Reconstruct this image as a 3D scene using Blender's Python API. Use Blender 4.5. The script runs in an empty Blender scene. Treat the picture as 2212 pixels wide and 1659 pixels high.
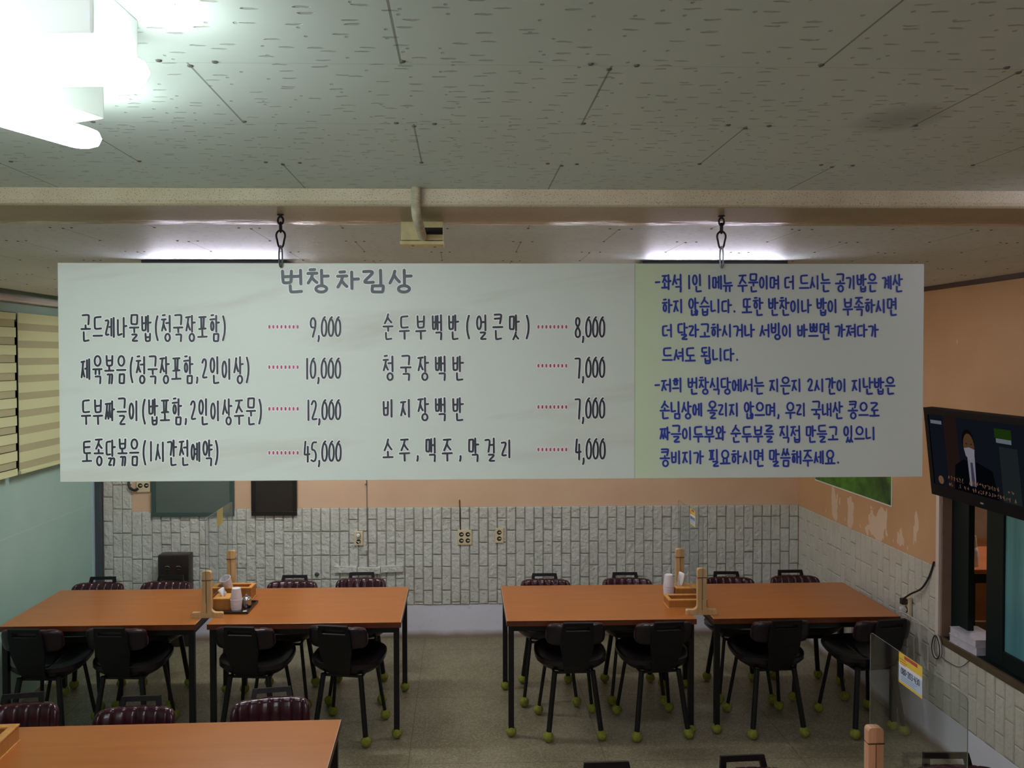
import bpy, bmesh, math, random
from mathutils import Vector, Matrix
random.seed(7)
PI = math.pi
SC = bpy.context.scene
COL = SC.collection

# ------------------------------------------------------------------ camera, world, exposure
CAM_Z = 2.364
F_PX, YAW, PITCH, ROLL, CX, CY = 1766.4455, .0284, -.0196, -.0019, 1049.3069, 802.8318
W_PX, H_PX = 2212, 1659
_r0 = Vector((math.cos(YAW), -math.sin(YAW), 0))
_f0 = Vector((math.sin(YAW) * math.cos(PITCH), math.cos(YAW) * math.cos(PITCH), math.sin(PITCH)))
_u0 = _r0.cross(_f0)
_R = math.cos(ROLL) * _r0 + math.sin(ROLL) * _u0
_U = math.cos(ROLL) * _u0 - math.sin(ROLL) * _r0
cam_data = bpy.data.cameras.new('camera')
cam = bpy.data.objects.new('camera', cam_data)
COL.objects.link(cam)
m = Matrix((( _R.x, _U.x, -_f0.x, 0), (_R.y, _U.y, -_f0.y, 0), (_R.z, _U.z, -_f0.z, CAM_Z), (0, 0, 0, 1)))
cam.matrix_world = m
cam_data.sensor_width = 36
cam_data.lens = 36 * F_PX / W_PX
cam_data.shift_x = (W_PX / 2 - CX) / W_PX
cam_data.shift_y = -(H_PX / 2 - CY) / W_PX
cam_data.clip_start = .02
SC.camera = cam

world = bpy.data.worlds.new('world')
SC.world = world
world.use_nodes = True
world.node_tree.nodes['Background'].inputs['Color'].default_value = (.55, .6, .7, 1)
world.node_tree.nodes['Background'].inputs['Strength'].default_value = .02
SC.view_settings.view_transform = 'Standard'
SC.view_settings.look = 'None'
SC.view_settings.gamma = 1
SC.view_settings.exposure = 0.0
SC.view_settings.use_curve_mapping = False

# lamp strengths (emission of the tubes) and colours
NEAR_LAMP, FAR_LAMP, TABLE_LAMP, FILL_LAMP, OTHER_ROOM = 44.0, 54.0, 134.0, 100.0, 300.0
NEAR_COL, FAR_COL, TABLE_COL = (.86, 1.0, .95), (.86, .82, 1.0), (.96, .98, 1.0)


def ray(px, py):
    d = _R * ((px - CX) / F_PX) - _U * ((py - CY) / F_PX) + _f0
    return d


def on_y(px, py, y):
    d = ray(px, py)
    return Vector((0, 0, CAM_Z)) + d * (y / d.y)


# ------------------------------------------------------------------ node helpers
def lin(c):
    return tuple(((v / 255) / 12.92 if v / 255 <= .04045 else ((v / 255 + .055) / 1.055) ** 2.4) for v in c) + (1,)


class N:
    """a node socket with arithmetic"""
    nt = None

    def __init__(s, v):
        s.v = v

    @staticmethod
    def op(o, *a):
        n = N.nt.nodes.new('ShaderNodeMath')
        n.operation = o
        for i, q in enumerate(a):
            if isinstance(q, N):
                N.nt.links.new(q.v, n.inputs[i])
            else:
                n.inputs[i].default_value = q
        return N(n.outputs[0])

    def __add__(s, o): return N.op('ADD', s, o)
    def __radd__(s, o): return N.op('ADD', o, s)
    def __sub__(s, o): return N.op('SUBTRACT', s, o)
    def __rsub__(s, o): return N.op('SUBTRACT', o, s)
    def __mul__(s, o): return N.op('MULTIPLY', s, o)
    def __rmul__(s, o): return N.op('MULTIPLY', o, s)
    def __truediv__(s, o): return N.op('DIVIDE', s, o)
    def __lt__(s, o): return N.op('LESS_THAN', s, o)
    def __gt__(s, o): return N.op('GREATER_THAN', s, o)
    def abs(s): return N.op('ABSOLUTE', s)
    def frac(s): return N.op('FRACT', s)
    def floor(s): return N.op('FLOOR', s)
    def mod(s, o): return N.op('FLOORED_MODULO', s, o)

    def ramp(s, a, b):
        n = N.nt.nodes.new('ShaderNodeMapRange')
        N.nt.links.new(s.v, n.inputs[0])
        n.inputs[1].default_value, n.inputs[2].default_value = a, b
        return N(n.outputs[0])


def new_mat(name, base=(200, 200, 200), rough=.6, metal=0., spec=.5):
    mt = bpy.data.materials.new(name)
    mt.use_nodes = True
    p = mt.node_tree.nodes['Principled BSDF']
    p.inputs['Base Color'].default_value = lin(base)
    p.inputs['Roughness'].default_value = rough
    p.inputs['Metallic'].default_value = metal
    p.inputs['Specular IOR Level'].default_value = spec
    N.nt = mt.node_tree
    return mt, p


def link(a, b):
    N.nt.links.new(a.v if isinstance(a, N) else a, b)


def coords(kind='world'):
    if kind == 'world':
        g = N.nt.nodes.new('ShaderNodeNewGeometry').outputs['Position']
    else:
        g = N.nt.nodes.new('ShaderNodeTexCoord').outputs['Object']
    s = N.nt.nodes.new('ShaderNodeSeparateXYZ')
    N.nt.links.new(g, s.inputs[0])
    return g, N(s.outputs[0]), N(s.outputs[1]), N(s.outputs[2])


def vec(x, y, z=0.):
    c = N.nt.nodes.new('ShaderNodeCombineXYZ')
    for i, q in enumerate((x, y, z)):
        if isinstance(q, N):
            N.nt.links.new(q.v, c.inputs[i])
        else:
            c.inputs[i].default_value = q
    return c.outputs[0]


def noise(v, scale, detail=3, rough=.5, dist=0.):
    n = N.nt.nodes.new('ShaderNodeTexNoise')
    if v is not None:
        N.nt.links.new(v, n.inputs['Vector'])
    n.inputs['Scale'].default_value = scale
    n.inputs['Detail'].default_value = detail
    n.inputs['Roughness'].default_value = rough
    n.inputs['Distortion'].default_value = dist
    return N(n.outputs['Fac'])


def mix(fac, a, b):
    n = N.nt.nodes.new('ShaderNodeMix')
    n.data_type = 'RGBA'
    if isinstance(fac, N):
        N.nt.links.new(fac.v, n.inputs[0])
    else:
        n.inputs[0].default_value = fac
    for q, i in ((a, 6), (b, 7)):
        if isinstance(q, tuple):
            n.inputs[i].default_value = q
        else:
            N.nt.links.new(q, n.inputs[i])
    return n.outputs[2]


def bump(p, h, strength=.5, dist=.01):
    b = N.nt.nodes.new('ShaderNodeBump')
    b.inputs['Strength'].default_value = strength
    b.inputs['Distance'].default_value = dist
    link(h, b.inputs['Height'])
    N.nt.links.new(b.outputs[0], p.inputs['Normal'])


M = {}


def simple(key, base, rough=.6, metal=0., var=.0, scale=8., spec=.5, bmp=0., bscale=60.):
    mt, p = new_mat(key, base, rough, metal, spec)
    g, x, y, z = coords('object')
    if var:
        n = noise(g, scale, 4)
        d = tuple(max(0, int(c * (1 - var))) for c in base)
        u = tuple(min(255, int(c * (1 + var * .6))) for c in base)
        link(mix(n.ramp(.3, .7), lin(d), lin(u)), p.inputs['Base Color'])
    if bmp:
        bump(p, noise(g, bscale, 4), bmp, .004)
    M[key] = mt
    return mt


def emis(key, col, strength):
    mt = bpy.data.materials.new(key)
    mt.use_nodes = True
    nt = mt.node_tree
    nt.nodes.clear()
    e = nt.nodes.new('ShaderNodeEmission')
    e.inputs[0].default_value = tuple(col) + (1,)
    e.inputs[1].default_value = strength
    o = nt.nodes.new('ShaderNodeOutputMaterial')
    nt.links.new(e.outputs[0], o.inputs[0])
    M[key] = mt
    return mt


# ceiling tiles 600 x 300 with fissures
mt, p = new_mat('ceiling_tile', (214, 212, 200), .55)
g, x, y, z = coords()
row = ((y - 1.17) / .3).floor()
fy = ((y - 1.17) / .3).frac()
jx = (((x + .386) / .6 + row.mod(2.) * .5 + .5).frac() - .5).abs() * .6
jy = ((fy + .5).frac() - .5).abs() * .3
jx_m = jx < .0016
jy_m = jy < .0010


def worms(su, sv, au, av, keep, wob, seed):
    u = x / su + seed
    w = noise(vec(x * 40. + seed, y * 40.), 1., 2) - .5
    v = y / sv + w * wob
    vo = N.nt.nodes.new('ShaderNodeTexVoronoi')
    vo.voronoi_dimensions = '2D'
    vo.inputs['Scale'].default_value = 1
    N.nt.links.new(vec(u, v), vo.inputs['Vector'])
    s = N.nt.nodes.new('ShaderNodeSeparateXYZ')
    N.nt.links.new(vo.outputs['Position'], s.inputs[0])
    cs = N.nt.nodes.new('ShaderNodeSeparateColor')
    N.nt.links.new(vo.outputs['Color'], cs.inputs[0])
    r = N(cs.outputs[0])
    du = (u - N(s.outputs[0])) / au
    dv = (v - N(s.outputs[1])) / av
    d = du * du + dv * dv
    return (1. - d).ramp(0., .5) * (r > keep)


fis = N.op('MAXIMUM', worms(.058, .031, .2, .085, .3, .35, 3.), worms(.062, .034, .045, .09, .35, .1, 11.))
soil = noise(g, 1.3, 4)
base = mix(soil.ramp(.3, .75), lin((208, 218, 214)), lin((222, 231, 228)))
base = mix(fis * .42, base, lin((105, 100, 88)))
base = mix(jx_m * .62, base, lin((70, 66, 58)))
base = mix(jy_m * .25, base, lin((120, 116, 105)))
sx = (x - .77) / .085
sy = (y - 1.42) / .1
dark_spot = (1. - (sx * sx + sy * sy)).ramp(0., 1.2)  # soft round patch, darker than the tiles around it
base = mix(dark_spot * .45, base, lin((70, 62, 50)))
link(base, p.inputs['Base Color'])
bump(p, 0. - fis - jx_m * 1.2 - jy_m * .3, .8, .004)
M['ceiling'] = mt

# plaster and paint
mt, p = new_mat('peach_paint', (222, 178, 142), .65)
g, x, y, z = coords()
n1 = noise(g, 2.5, 5)
link(mix(n1.ramp(.3, .7), lin((220, 184, 150)), lin((230, 196, 162))), p.inputs['Base Color'])
bump(p, noise(g, 60, 3), .15, .003)
M['peach'] = mt

mt, p = new_mat('peach_paint_peeling', (226, 178, 138), .65)
g, x, y, z = coords()
n1 = noise(g, 2.5, 5)
base = mix(n1.ramp(.3, .7), lin((206, 160, 114)), lin((218, 172, 128)))
pn = noise(vec(y * 1., z * .45, 3.), 6.5, 4, .55, .4)
band = (z.ramp(1.06, 1.14)) * (1. - z.ramp(1.28, 1.42)) * (1. - y.ramp(6.2, 6.5)) * y.ramp(4.8, 4.95)
peel = (pn + band * .16) > .665
base = mix(peel * .85, base, lin((232, 208, 182)))
link(base, p.inputs['Base Color'])
bump(p, noise(g, 60, 3) - peel * .6, .2, .003)
M['peach_peel'] = mt

mt, p = new_mat('mint_paint', (186, 214, 204), .5)
g, x, y, z = coords()
n1 = noise(g, 1.6, 5)
base = mix(n1.ramp(.3, .7), lin((170, 206, 192)), lin((186, 218, 206)))
seam = (z - 1.158).abs() < .002
link(mix(seam * .5, base, lin((225, 235, 230))), p.inputs['Base Color'])
bump(p, noise(g, 40, 3) - seam * .4, .1, .003)
M['mint'] = mt

mt, p = new_mat('white_base_paint', (206, 206, 212), .55)
g, x, y, z = coords()
n1 = noise(g, 5, 5)
dirt = 1. - (z + n1 * .05).ramp(.045, .095)
base = mix(noise(g, 25, 4).ramp(.62, .75) * .3, lin((232, 232, 242)), lin((190, 188, 194)))
link(mix(dirt * .85, base, lin((134, 106, 78))), p.inputs['Base Color'])
bump(p, noise(g, 30, 3), .2, .004)
M['white_base'] = mt


def stone(key, a, b, tint, bw=1.):
    mt, p = new_mat(key, a, .75)
    g, x, y, z = coords()
    n1 = noise(g, 7, 5)
    n2 = noise(g, 45, 5, .65)
    base = mix(n1.ramp(.3, .7), lin(a), lin(b))
    edge = noise(g, 2, 3)
    base = mix((edge * z.ramp(.85, 1.1)).ramp(.35, .8) * .35, base, lin(tint))
    link(mix(n2.ramp(.62, .8) * .35, base, lin((120, 116, 105))), p.inputs['Base Color'])
    bump(p, noise(g, 30, 4, .5, .15) * (1.1 * bw) + n2 * (.3 * bw), .9, .018)
    M[key] = mt


stone('stone', (206, 207, 195), (218, 219, 209), (222, 202, 178))
stone('stone_side', (200, 197, 182), (210, 207, 193), (214, 190, 160), .55)
simple('stone_joint', (138, 134, 122), .85, var=.1)

# terrazzo floor
mt, p = new_mat('terrazzo', (140, 130, 108), .35)
g, x, y, z = coords()
vo = N.nt.nodes.new('ShaderNodeTexVoronoi')
N.nt.links.new(g, vo.inputs['Vector'])
vo.inputs['Scale'].default_value = 130
cs = N.nt.nodes.new('ShaderNodeSeparateColor')
N.nt.links.new(vo.outputs['Color'], cs.inputs[0])
chip = N(cs.outputs[0])
base = mix(noise(g, 1.7, 5).ramp(.3, .7), lin((120, 112, 86)), lin((148, 141, 112)))
base = mix((chip > .72) * .32, base, lin((186, 180, 158)))
base = mix((chip < .2) * .3, base, lin((88, 76, 60)))
base = mix(noise(g, 6, 4, .6).ramp(.58, .75) * .35, base, lin((92, 82, 62)))
lx = (((x - .83) / 1.15 + .5).frac() - .5).abs() * 1.15
ly = (((y - 5.62) / .92 + .5).frac() - .5).abs() * .92
joint = N.op('MAXIMUM', lx < .003, ly < .003)
base = mix(joint * .5, base, lin((70, 60, 46)))
link(base, p.inputs['Base Color'])
link(noise(g, 9, 3) * .25 + .28, p.inputs['Roughness'])
M['floor'] = mt

# wood table top
mt, p = new_mat('table_wood', (186, 108, 54), .36)
g, x, y, z = coords('object')
gr = noise(vec(x * 2.5 + 3.3, y * 26. + 7.7, .35), 1., 2, .5)
gr2 = noise(vec(x * 1.2 + 5.1, y * 9. + 2.3, .6), 1., 2)
base = mix(gr.ramp(.1, .9), lin((172, 102, 45)), lin((190, 118, 57)))
base = mix(gr2.ramp(.45, .75) * .35, base, lin((180, 109, 52)))
link(base, p.inputs['Base Color'])
p.inputs['Roughness'].default_value = .28
M['wood'] = mt
simple('wood_edge', (104, 54, 28), .4, var=.12, scale=20)
simple('lip', (196, 176, 150), .4)


def light_wood(key, a, b):
    mt, p = new_mat(key, a, .5)
    g, x, y, z = coords('object')
    gr = noise(vec(x * 60., y * 60., z * 7.), 1., 4, .6, .5)
    link(mix(gr.ramp(.3, .7), lin(a), lin(b)), p.inputs['Base Color'])
    M[key] = mt


light_wood('post_wood', (205, 165, 108), (226, 190, 136))
light_wood('post_wood_pink', (212, 160, 122), (226, 178, 142))
light_wood('box_wood', (206, 142, 66), (228, 168, 92))
light_wood('box_wood_dark', (176, 116, 52), (194, 132, 64))

simple('black_metal', (15, 17, 17), .4, .0, spec=.4)
simple('black_plastic', (14, 14, 18), .45, spec=.35)
simple('vinyl_black', (20, 18, 23), .33, bmp=.08, bscale=90)
simple('vinyl', (56, 20, 31), .24, var=.15, scale=14, bmp=.08, bscale=90)
simple('vinyl_dark', (30, 18, 25), .34, var=.15, scale=14, bmp=.08, bscale=90)
simple('tennis_felt', (140, 146, 54), .95, var=.15, scale=60, bmp=.4, bscale=220)
simple('white_paint', (222, 222, 216), .45)
simple('lamp_body', (226, 230, 226), .4)
simple('lamp_back', (60, 62, 70), .5)  # dark grey carries the shadow on the housing's near face
simple('dark_trim', (66, 58, 54), .5, var=.1)
simple('brown_trim', (70, 46, 38), .5, var=.1)
simple('corner_trim', (74, 82, 86), .5, var=.06)
simple('pale_strip', (184, 204, 214), .4)
simple('beige_plastic', (222, 206, 166), .4)
simple('box_cream', (216, 204, 150), .45, var=.08, scale=30)
simple('conduit', (206, 202, 176), .5, var=.1, scale=40)
simple('dark_hole', (26, 24, 20), .7)
simple('chrome', (190, 192, 195), .22, 1.)
simple('screw', (98, 96, 88), .6)
simple('iron', (34, 33, 34), .45, .6, var=.1)
simple('steel', (120, 130, 130), .35, .9)
simple('white_plastic', (232, 232, 232), .35)
simple('paper', (238, 236, 236), .8)
simple('paper_page', (206, 202, 212), .85, var=.05, scale=30)
simple('cup_paper', (232, 226, 230), .6)
simple('cup_print', (104, 84, 132), .6)
simple('tray_dark', (46, 34, 32), .3)
simple('board_green', (98, 110, 104), .28, var=.06, scale=3)
simple('board_frame', (66, 86, 80), .35)
simple('board_black', (50, 46, 42), .28, var=.08, scale=3)
simple('board_black_frame', (32, 31, 30), .35)
simple('brown_case', (44, 34, 32), .3, var=.12)
simple('window_green', (9, 26, 25), .55, var=.06, spec=.3)
simple('jamb_brown', (150, 122, 104), .55, var=.08)
simple('jamb_white', (226, 212, 200), .5)
simple('sill_brown', (96, 80, 60), .5, var=.1)
simple('tv_black', (10, 11, 15), .5, spec=.12)
simple('room_wall', (168, 138, 112), .7, var=.08, scale=5)
simple('room_floor', (120, 96, 74), .6, var=.1)
simple('room_orange', (196, 120, 76), .5, var=.05)
simple('room_brown', (128, 78, 36), .5, var=.08)
simple('cable_dark', (40, 34, 34), .5)
simple('cable_brown', (96, 68, 46), .6)
simple('cable_white', (206, 204, 198), .5)
simple('cable_grey', (128, 118, 110), .5)
simple('elastic', (58, 34, 30), .7)
simple('slot_dark', (70, 46, 26), .8)
simple('acrylic_edge', (120, 132, 132), .15)
simple('yellow_print', (238, 206, 78), .5)
simple('red_print', (196, 84, 72), .5)
simple('blue_print', (196, 214, 240), .5)
simple('ink', (52, 58, 70), .6)
simple('ink_grey', (150, 160, 178), .6)
simple('title_ink', (84, 96, 102), .5)
simple('menu_ink', (40, 50, 58), .5)
simple('outline_white', (255, 255, 255), .5)
simple('dot_pink', (176, 72, 112), .5)
simple('note_blue', (38, 62, 158), .5)
simple('note_edge', (196, 206, 222), .5)
simple('blind_cream', (220, 226, 176), .8, bmp=.15, bscale=300)
simple('blind_beige', (188, 186, 146), .8, bmp=.15, bscale=300)
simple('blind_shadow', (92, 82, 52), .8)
simple('dark_glass', (40, 46, 44), .15)
emis('near_tube', NEAR_COL, NEAR_LAMP)
emis('far_tube', FAR_COL, FAR_LAMP)
emis('table_tube', TABLE_COL, TABLE_LAMP)
emis('table_tube_dim', TABLE_COL, TABLE_LAMP * .42)
emis('fill_tube', FAR_COL, FILL_LAMP)
emis('room_tube', (1., .86, .74), OTHER_ROOM)

# printed menu board face: mint white panel with faint brown brush streaks, green-to-grey note panel
mt, p = new_mat('menu_board', (214, 224, 214), .42)
g, x, y, z = coords()
st = noise(vec(x * 1.1 + z * 1.2, z * 7. - x * 1.1, 2.), 1., 4, .55, .6)
left = mix(st.ramp(.56, .72) * .3, lin((216, 225, 216)), lin((176, 158, 134)))
right = mix((x - z * .05).ramp(.34, .62), lin((206, 222, 188)), lin((210, 219, 213)))
seam = (x - .4595).abs() < .0012
base = mix(x > .4595, left, right)
link(mix(seam * .5, base, lin((140, 140, 140))), p.inputs['Base Color'])
M['menu_board'] = mt
simple('board_side', (206, 208, 204), .5)

# beam paint: cream with brown specks, glossy peeled underside
mt, p = new_mat('beam_paint', (214, 202, 172), .35)
g, x, y, z = coords()
sp = noise(g, 330, 2)
sp2 = noise(g, 9, 4)
base = mix(sp2.ramp(.3, .7), lin((206, 196, 168)), lin((222, 212, 186)))
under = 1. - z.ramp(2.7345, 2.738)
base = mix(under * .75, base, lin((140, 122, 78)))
base = mix((sp > .62) * .6, base, lin((130, 88, 62)))
pl = noise(vec(x * 5., y * 60., 0.), 1., 5, .6, .5)
peel = (pl * y.ramp(2.12, 2.33)).ramp(.36, .46) * under
base = mix(peel * .6, base, lin((206, 200, 196)))
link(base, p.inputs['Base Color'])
link(.42 - peel * .25, p.inputs['Roughness'])
bump(p, peel * .8 + (sp > .66) * .3, .35, .004)
M['beam'] = mt

# leaf poster
mt, p = new_mat('leaf_poster', (60, 120, 40), .4)
g, x, y, z = coords()
vo = N.nt.nodes.new('ShaderNodeTexVoronoi')
N.nt.links.new(g, vo.inputs['Vector'])
vo.inputs['Scale'].default_value = 6.5
d = N(vo.outputs['Distance'])
n1 = noise(g, 5, 5, .6, 1.)
base = mix(n1.ramp(.25, .7), lin((34, 92, 22)), lin((96, 168, 50)))
base = mix((1. - y.ramp(5.3, 5.95)) * noise(g, 7, 4).ramp(.3, .6), base, lin((14, 46, 24)))
base = mix(d.ramp(.55, .8) * .6, base, lin((16, 52, 20)))
link(base, p.inputs['Base Color'])
M['poster'] = mt

# acrylic: mostly clear, reflecting at grazing angles
mt = bpy.data.materials.new('acrylic')
mt.use_nodes = True
nt = mt.node_tree
nt.nodes.clear()
tr = nt.nodes.new('ShaderNodeBsdfTransparent')
tr.inputs[0].default_value = (.93, .95, .95, 1)
gl = nt.nodes.new('ShaderNodeBsdfGlossy')
gl.inputs['Roughness'].default_value = .05
fr = nt.nodes.new('ShaderNodeFresnel')
fr.inputs[0].default_value = 1.45
mx = nt.nodes.new('ShaderNodeMixShader')
o = nt.nodes.new('ShaderNodeOutputMaterial')
half = nt.nodes.new('ShaderNodeMath')
half.operation = 'MULTIPLY'
half.inputs[1].default_value = .2
nt.links.new(fr.outputs[0], half.inputs[0])
nt.links.new(half.outputs[0], mx.inputs[0])
nt.links.new(tr.outputs[0], mx.inputs[1])
nt.links.new(gl.outputs[0], mx.inputs[2])
nt.links.new(mx.outputs[0], o.inputs[0])
M['acrylic'] = mt

# frosted teal pane
mt, p = new_mat('frosted_pane', (96, 160, 160), .35)
g, x, y, z = coords()
base = mix(noise(vec(y * 14., z * .7, 0.), 1., 4).ramp(.3, .7), lin((74, 132, 134)), lin((116, 176, 172)))
base = mix((1. - z.ramp(.95, 1.15)) * .5, base, lin((70, 118, 140)))
link(base, p.inputs['Base Color'])
M['frosted'] = mt


# ------------------------------------------------------------------ mesh helpers
class MB:
    def __init__(s):
        s.v, s.f, s.mi, s.mats, s.cur = [], [], [], [], 0

    def mat(s, key):
        if key not in s.mats:
            s.mats.append(key)
        s.cur = s.mats.index(key)
        return s

    def face(s, idx):
        s.f.append(tuple(idx))
        s.mi.append(s.cur)

    def poly(s, pts):
        b = len(s.v)
        s.v += [tuple(q) for q in pts]
        s.face(range(b, b + len(pts)))
        return s

    def box(s, x0, x1, y0, y1, z0, z1, ch=0., rot=None, piv=None):
        bm = bmesh.new()
        bmesh.ops.create_cube(bm, size=1)
        for q in bm.verts:
            q.co = Vector(((x0 + x1) / 2 + q.co.x * (x1 - x0), (y0 + y1) / 2 + q.co.y * (y1 - y0), (z0 + z1) / 2 + q.co.z * (z1 - z0)))
        if ch:
            bmesh.ops.bevel(bm, geom=list(bm.edges), offset=ch, segments=2, affect='EDGES', profile=.6)
        if rot is not None:
            pv = Vector(piv) if piv is not None else Vector(((x0 + x1) / 2, (y0 + y1) / 2, (z0 + z1) / 2))
            for q in bm.verts:
                q.co = pv + rot @ (q.co - pv)
        bm.verts.index_update()
        b = len(s.v)
        s.v += [tuple(q.co) for q in bm.verts]
        for f in bm.faces:
            s.face([b + q.index for q in f.verts])
        bm.free()
        return s

    def tube(s, pts, r, n=10, closed=False, cap=True):
        pts = [Vector(q) for q in pts]
        m = len(pts)
        rs = r if isinstance(r, (list, tuple)) else [r] * m
        b = len(s.v)
        prev = None
        for i, q in enumerate(pts):
            if closed:
                t = pts[(i + 1) % m] - pts[i - 1]
            else:
                t = pts[min(i + 1, m - 1)] - pts[max(i - 1, 0)]
            t.normalize()
            if prev is None:
                a = Vector((0, 0, 1)) if abs(t.z) < .9 else Vector((1, 0, 0))
                u = t.cross(a).normalized()
            else:
                u = (prev - t * prev.dot(t)).normalized()
            prev = u
            w = t.cross(u)
            for k in range(n):
                a = 2 * PI * k / n
                s.v.append(tuple(q + (u * math.cos(a) + w * math.sin(a)) * rs[i]))
        for i in range(m if closed else m - 1):
            j = (i + 1) % m
            for k in range(n):
                l = (k + 1) % n
                s.face((b + i * n + k, b + i * n + l, b + j * n + l, b + j * n + k))
        if cap and not closed:
            s.face([b + k for k in range(n)][::-1])
            s.face([b + (m - 1) * n + k for k in range(n)])
        return s

    def lathe(s, prof, c=(0, 0, 0), n=24, rot=None):
        """profile of (r, z) about the z axis"""
        b = len(s.v)
        cv = Vector(c)
        for r, z in prof:
            for k in range(n):
                a = 2 * PI * k / n
                q = Vector((r * math.cos(a), r * math.sin(a), z))
                if rot is not None:
                    q = rot @ q
                s.v.append(tuple(cv + q))
        for i in range(len(prof) - 1):
            for k in range(n):
                l = (k + 1) % n
                s.face((b + i * n + k, b + i * n + l, b + (i + 1) * n + l, b + (i + 1) * n + k))
        if prof[0][0] > 1e-6:
            s.face([b + k for k in range(n)][::-1])
        if prof[-1][0] > 1e-6:
            s.face([b + (len(prof) - 1) * n + k for k in range(n)])
        return s

    def prism(s, outline, fn, d0, d1):
        """outline of 2d points, fn(u, v, d) -> 3d, extruded from d0 to d1"""
        n = len(outline)
        b = len(s.v)
        for d in (d0, d1):
            s.v += [tuple(fn(u, v, d)) for u, v in outline]
        s.face([b + k for k in range(n)])
        s.face([b + n + k for k in range(n)][::-1])
        for k in range(n):
            l = (k + 1) % n
            s.face((b + k, b + n + k, b + n + l, b + l))
        return s

    def grid(s, rows, closed_u=False, closed_v=False):
        b = len(s.v)
        R, C = len(rows), len(rows[0])
        for r in rows:
            s.v += [tuple(q) for q in r]
        for i in range(R if closed_v else R - 1):
            for j in range(C if closed_u else C - 1):
                i2, j2 = (i + 1) % R, (j + 1) % C
                s.face((b + i * C + j, b + i * C + j2, b + i2 * C + j2, b + i2 * C + j))
        return s

    def build(s, name, key=None, parent=None, smooth=False, fix=True, loc=None, rot=0):
        me = bpy.data.meshes.new(name)
        me.from_pydata(s.v, [], s.f)
        mats = s.mats or [key]
        for k in mats:
            me.materials.append(M[k])
        if s.mats:
            me.polygons.foreach_set('material_index', s.mi)
        if fix:
            bm = bmesh.new()
            bm.from_mesh(me)
            bmesh.ops.recalc_face_normals(bm, faces=list(bm.faces))
            bm.to_mesh(me)
            bm.free()
        me.update()
        ob = bpy.data.objects.new(name, me)
        COL.objects.link(ob)
        if parent is not None:
            ob.parent = parent
        if loc is not None:
            ob.location = loc
            ob.rotation_euler = (0, 0, rot)
        if smooth:
            for q in me.polygons:
                q.use_smooth = True
            me.set_sharp_from_angle(angle=math.radians(38))
        return ob


def tag(o, label, cat, group=None, kind=None):
    o['label'] = label
    o['category'] = cat
    if group:
        o['group'] = group
    if kind:
        o['kind'] = kind
    return o


def thing(name, label, cat, loc=(0, 0, 0), rot=0, group=None):
    o = bpy.data.objects.new(name, None)
    o.empty_display_size = .05
    COL.objects.link(o)
    o.location = loc
    o.rotation_euler = (0, 0, rot)
    return tag(o, label, cat, group)


def struct(o, label=None):
    o['kind'] = 'structure'
    if label:
        o['label'] = label
    return o


def copy_thing(src, loc, rot, label, group=None):
    r = src.copy()
    COL.objects.link(r)
    r.location = loc
    r.rotation_euler = (0, 0, rot)
    r['label'] = label
    if group:
        r['group'] = group
    for ch in list(src.children):
        c = ch.copy()
        COL.objects.link(c)
        c.parent = r
        for g2 in list(ch.children):
            d = g2.copy()
            COL.objects.link(d)
            d.parent = c
    return r


def catmull(pts, k=6, closed=False):
    pts = [Vector(q) for q in pts]
    n = len(pts)
    out = []
    for i in range(n if closed else n - 1):
        if closed:
            a, b, c, d = pts[i - 1], pts[i], pts[(i + 1) % n], pts[(i + 2) % n]
        else:
            a, b, c, d = pts[max(i - 1, 0)], pts[i], pts[i + 1], pts[min(i + 2, n - 1)]
        for j in range(k):
            t = j / k
            out.append(.5 * ((2 * b) + (c - a) * t + (2 * a - 5 * b + 4 * c - d) * t * t + (3 * b - a - 3 * c + d) * t ** 3))
    if not closed:
        out.append(pts[-1])
    return out


# ------------------------------------------------------------------ stroke lettering (Hangul composed from its letters)
def ell(cx, cy, rx, ry, a0=0, a1=360, n=20):
    return [(cx + rx * math.cos(math.radians(a0 + (a1 - a0) * i / n)), cy + ry * math.sin(math.radians(a0 + (a1 - a0) * i / n))) for i in range(n + 1)]


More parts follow.
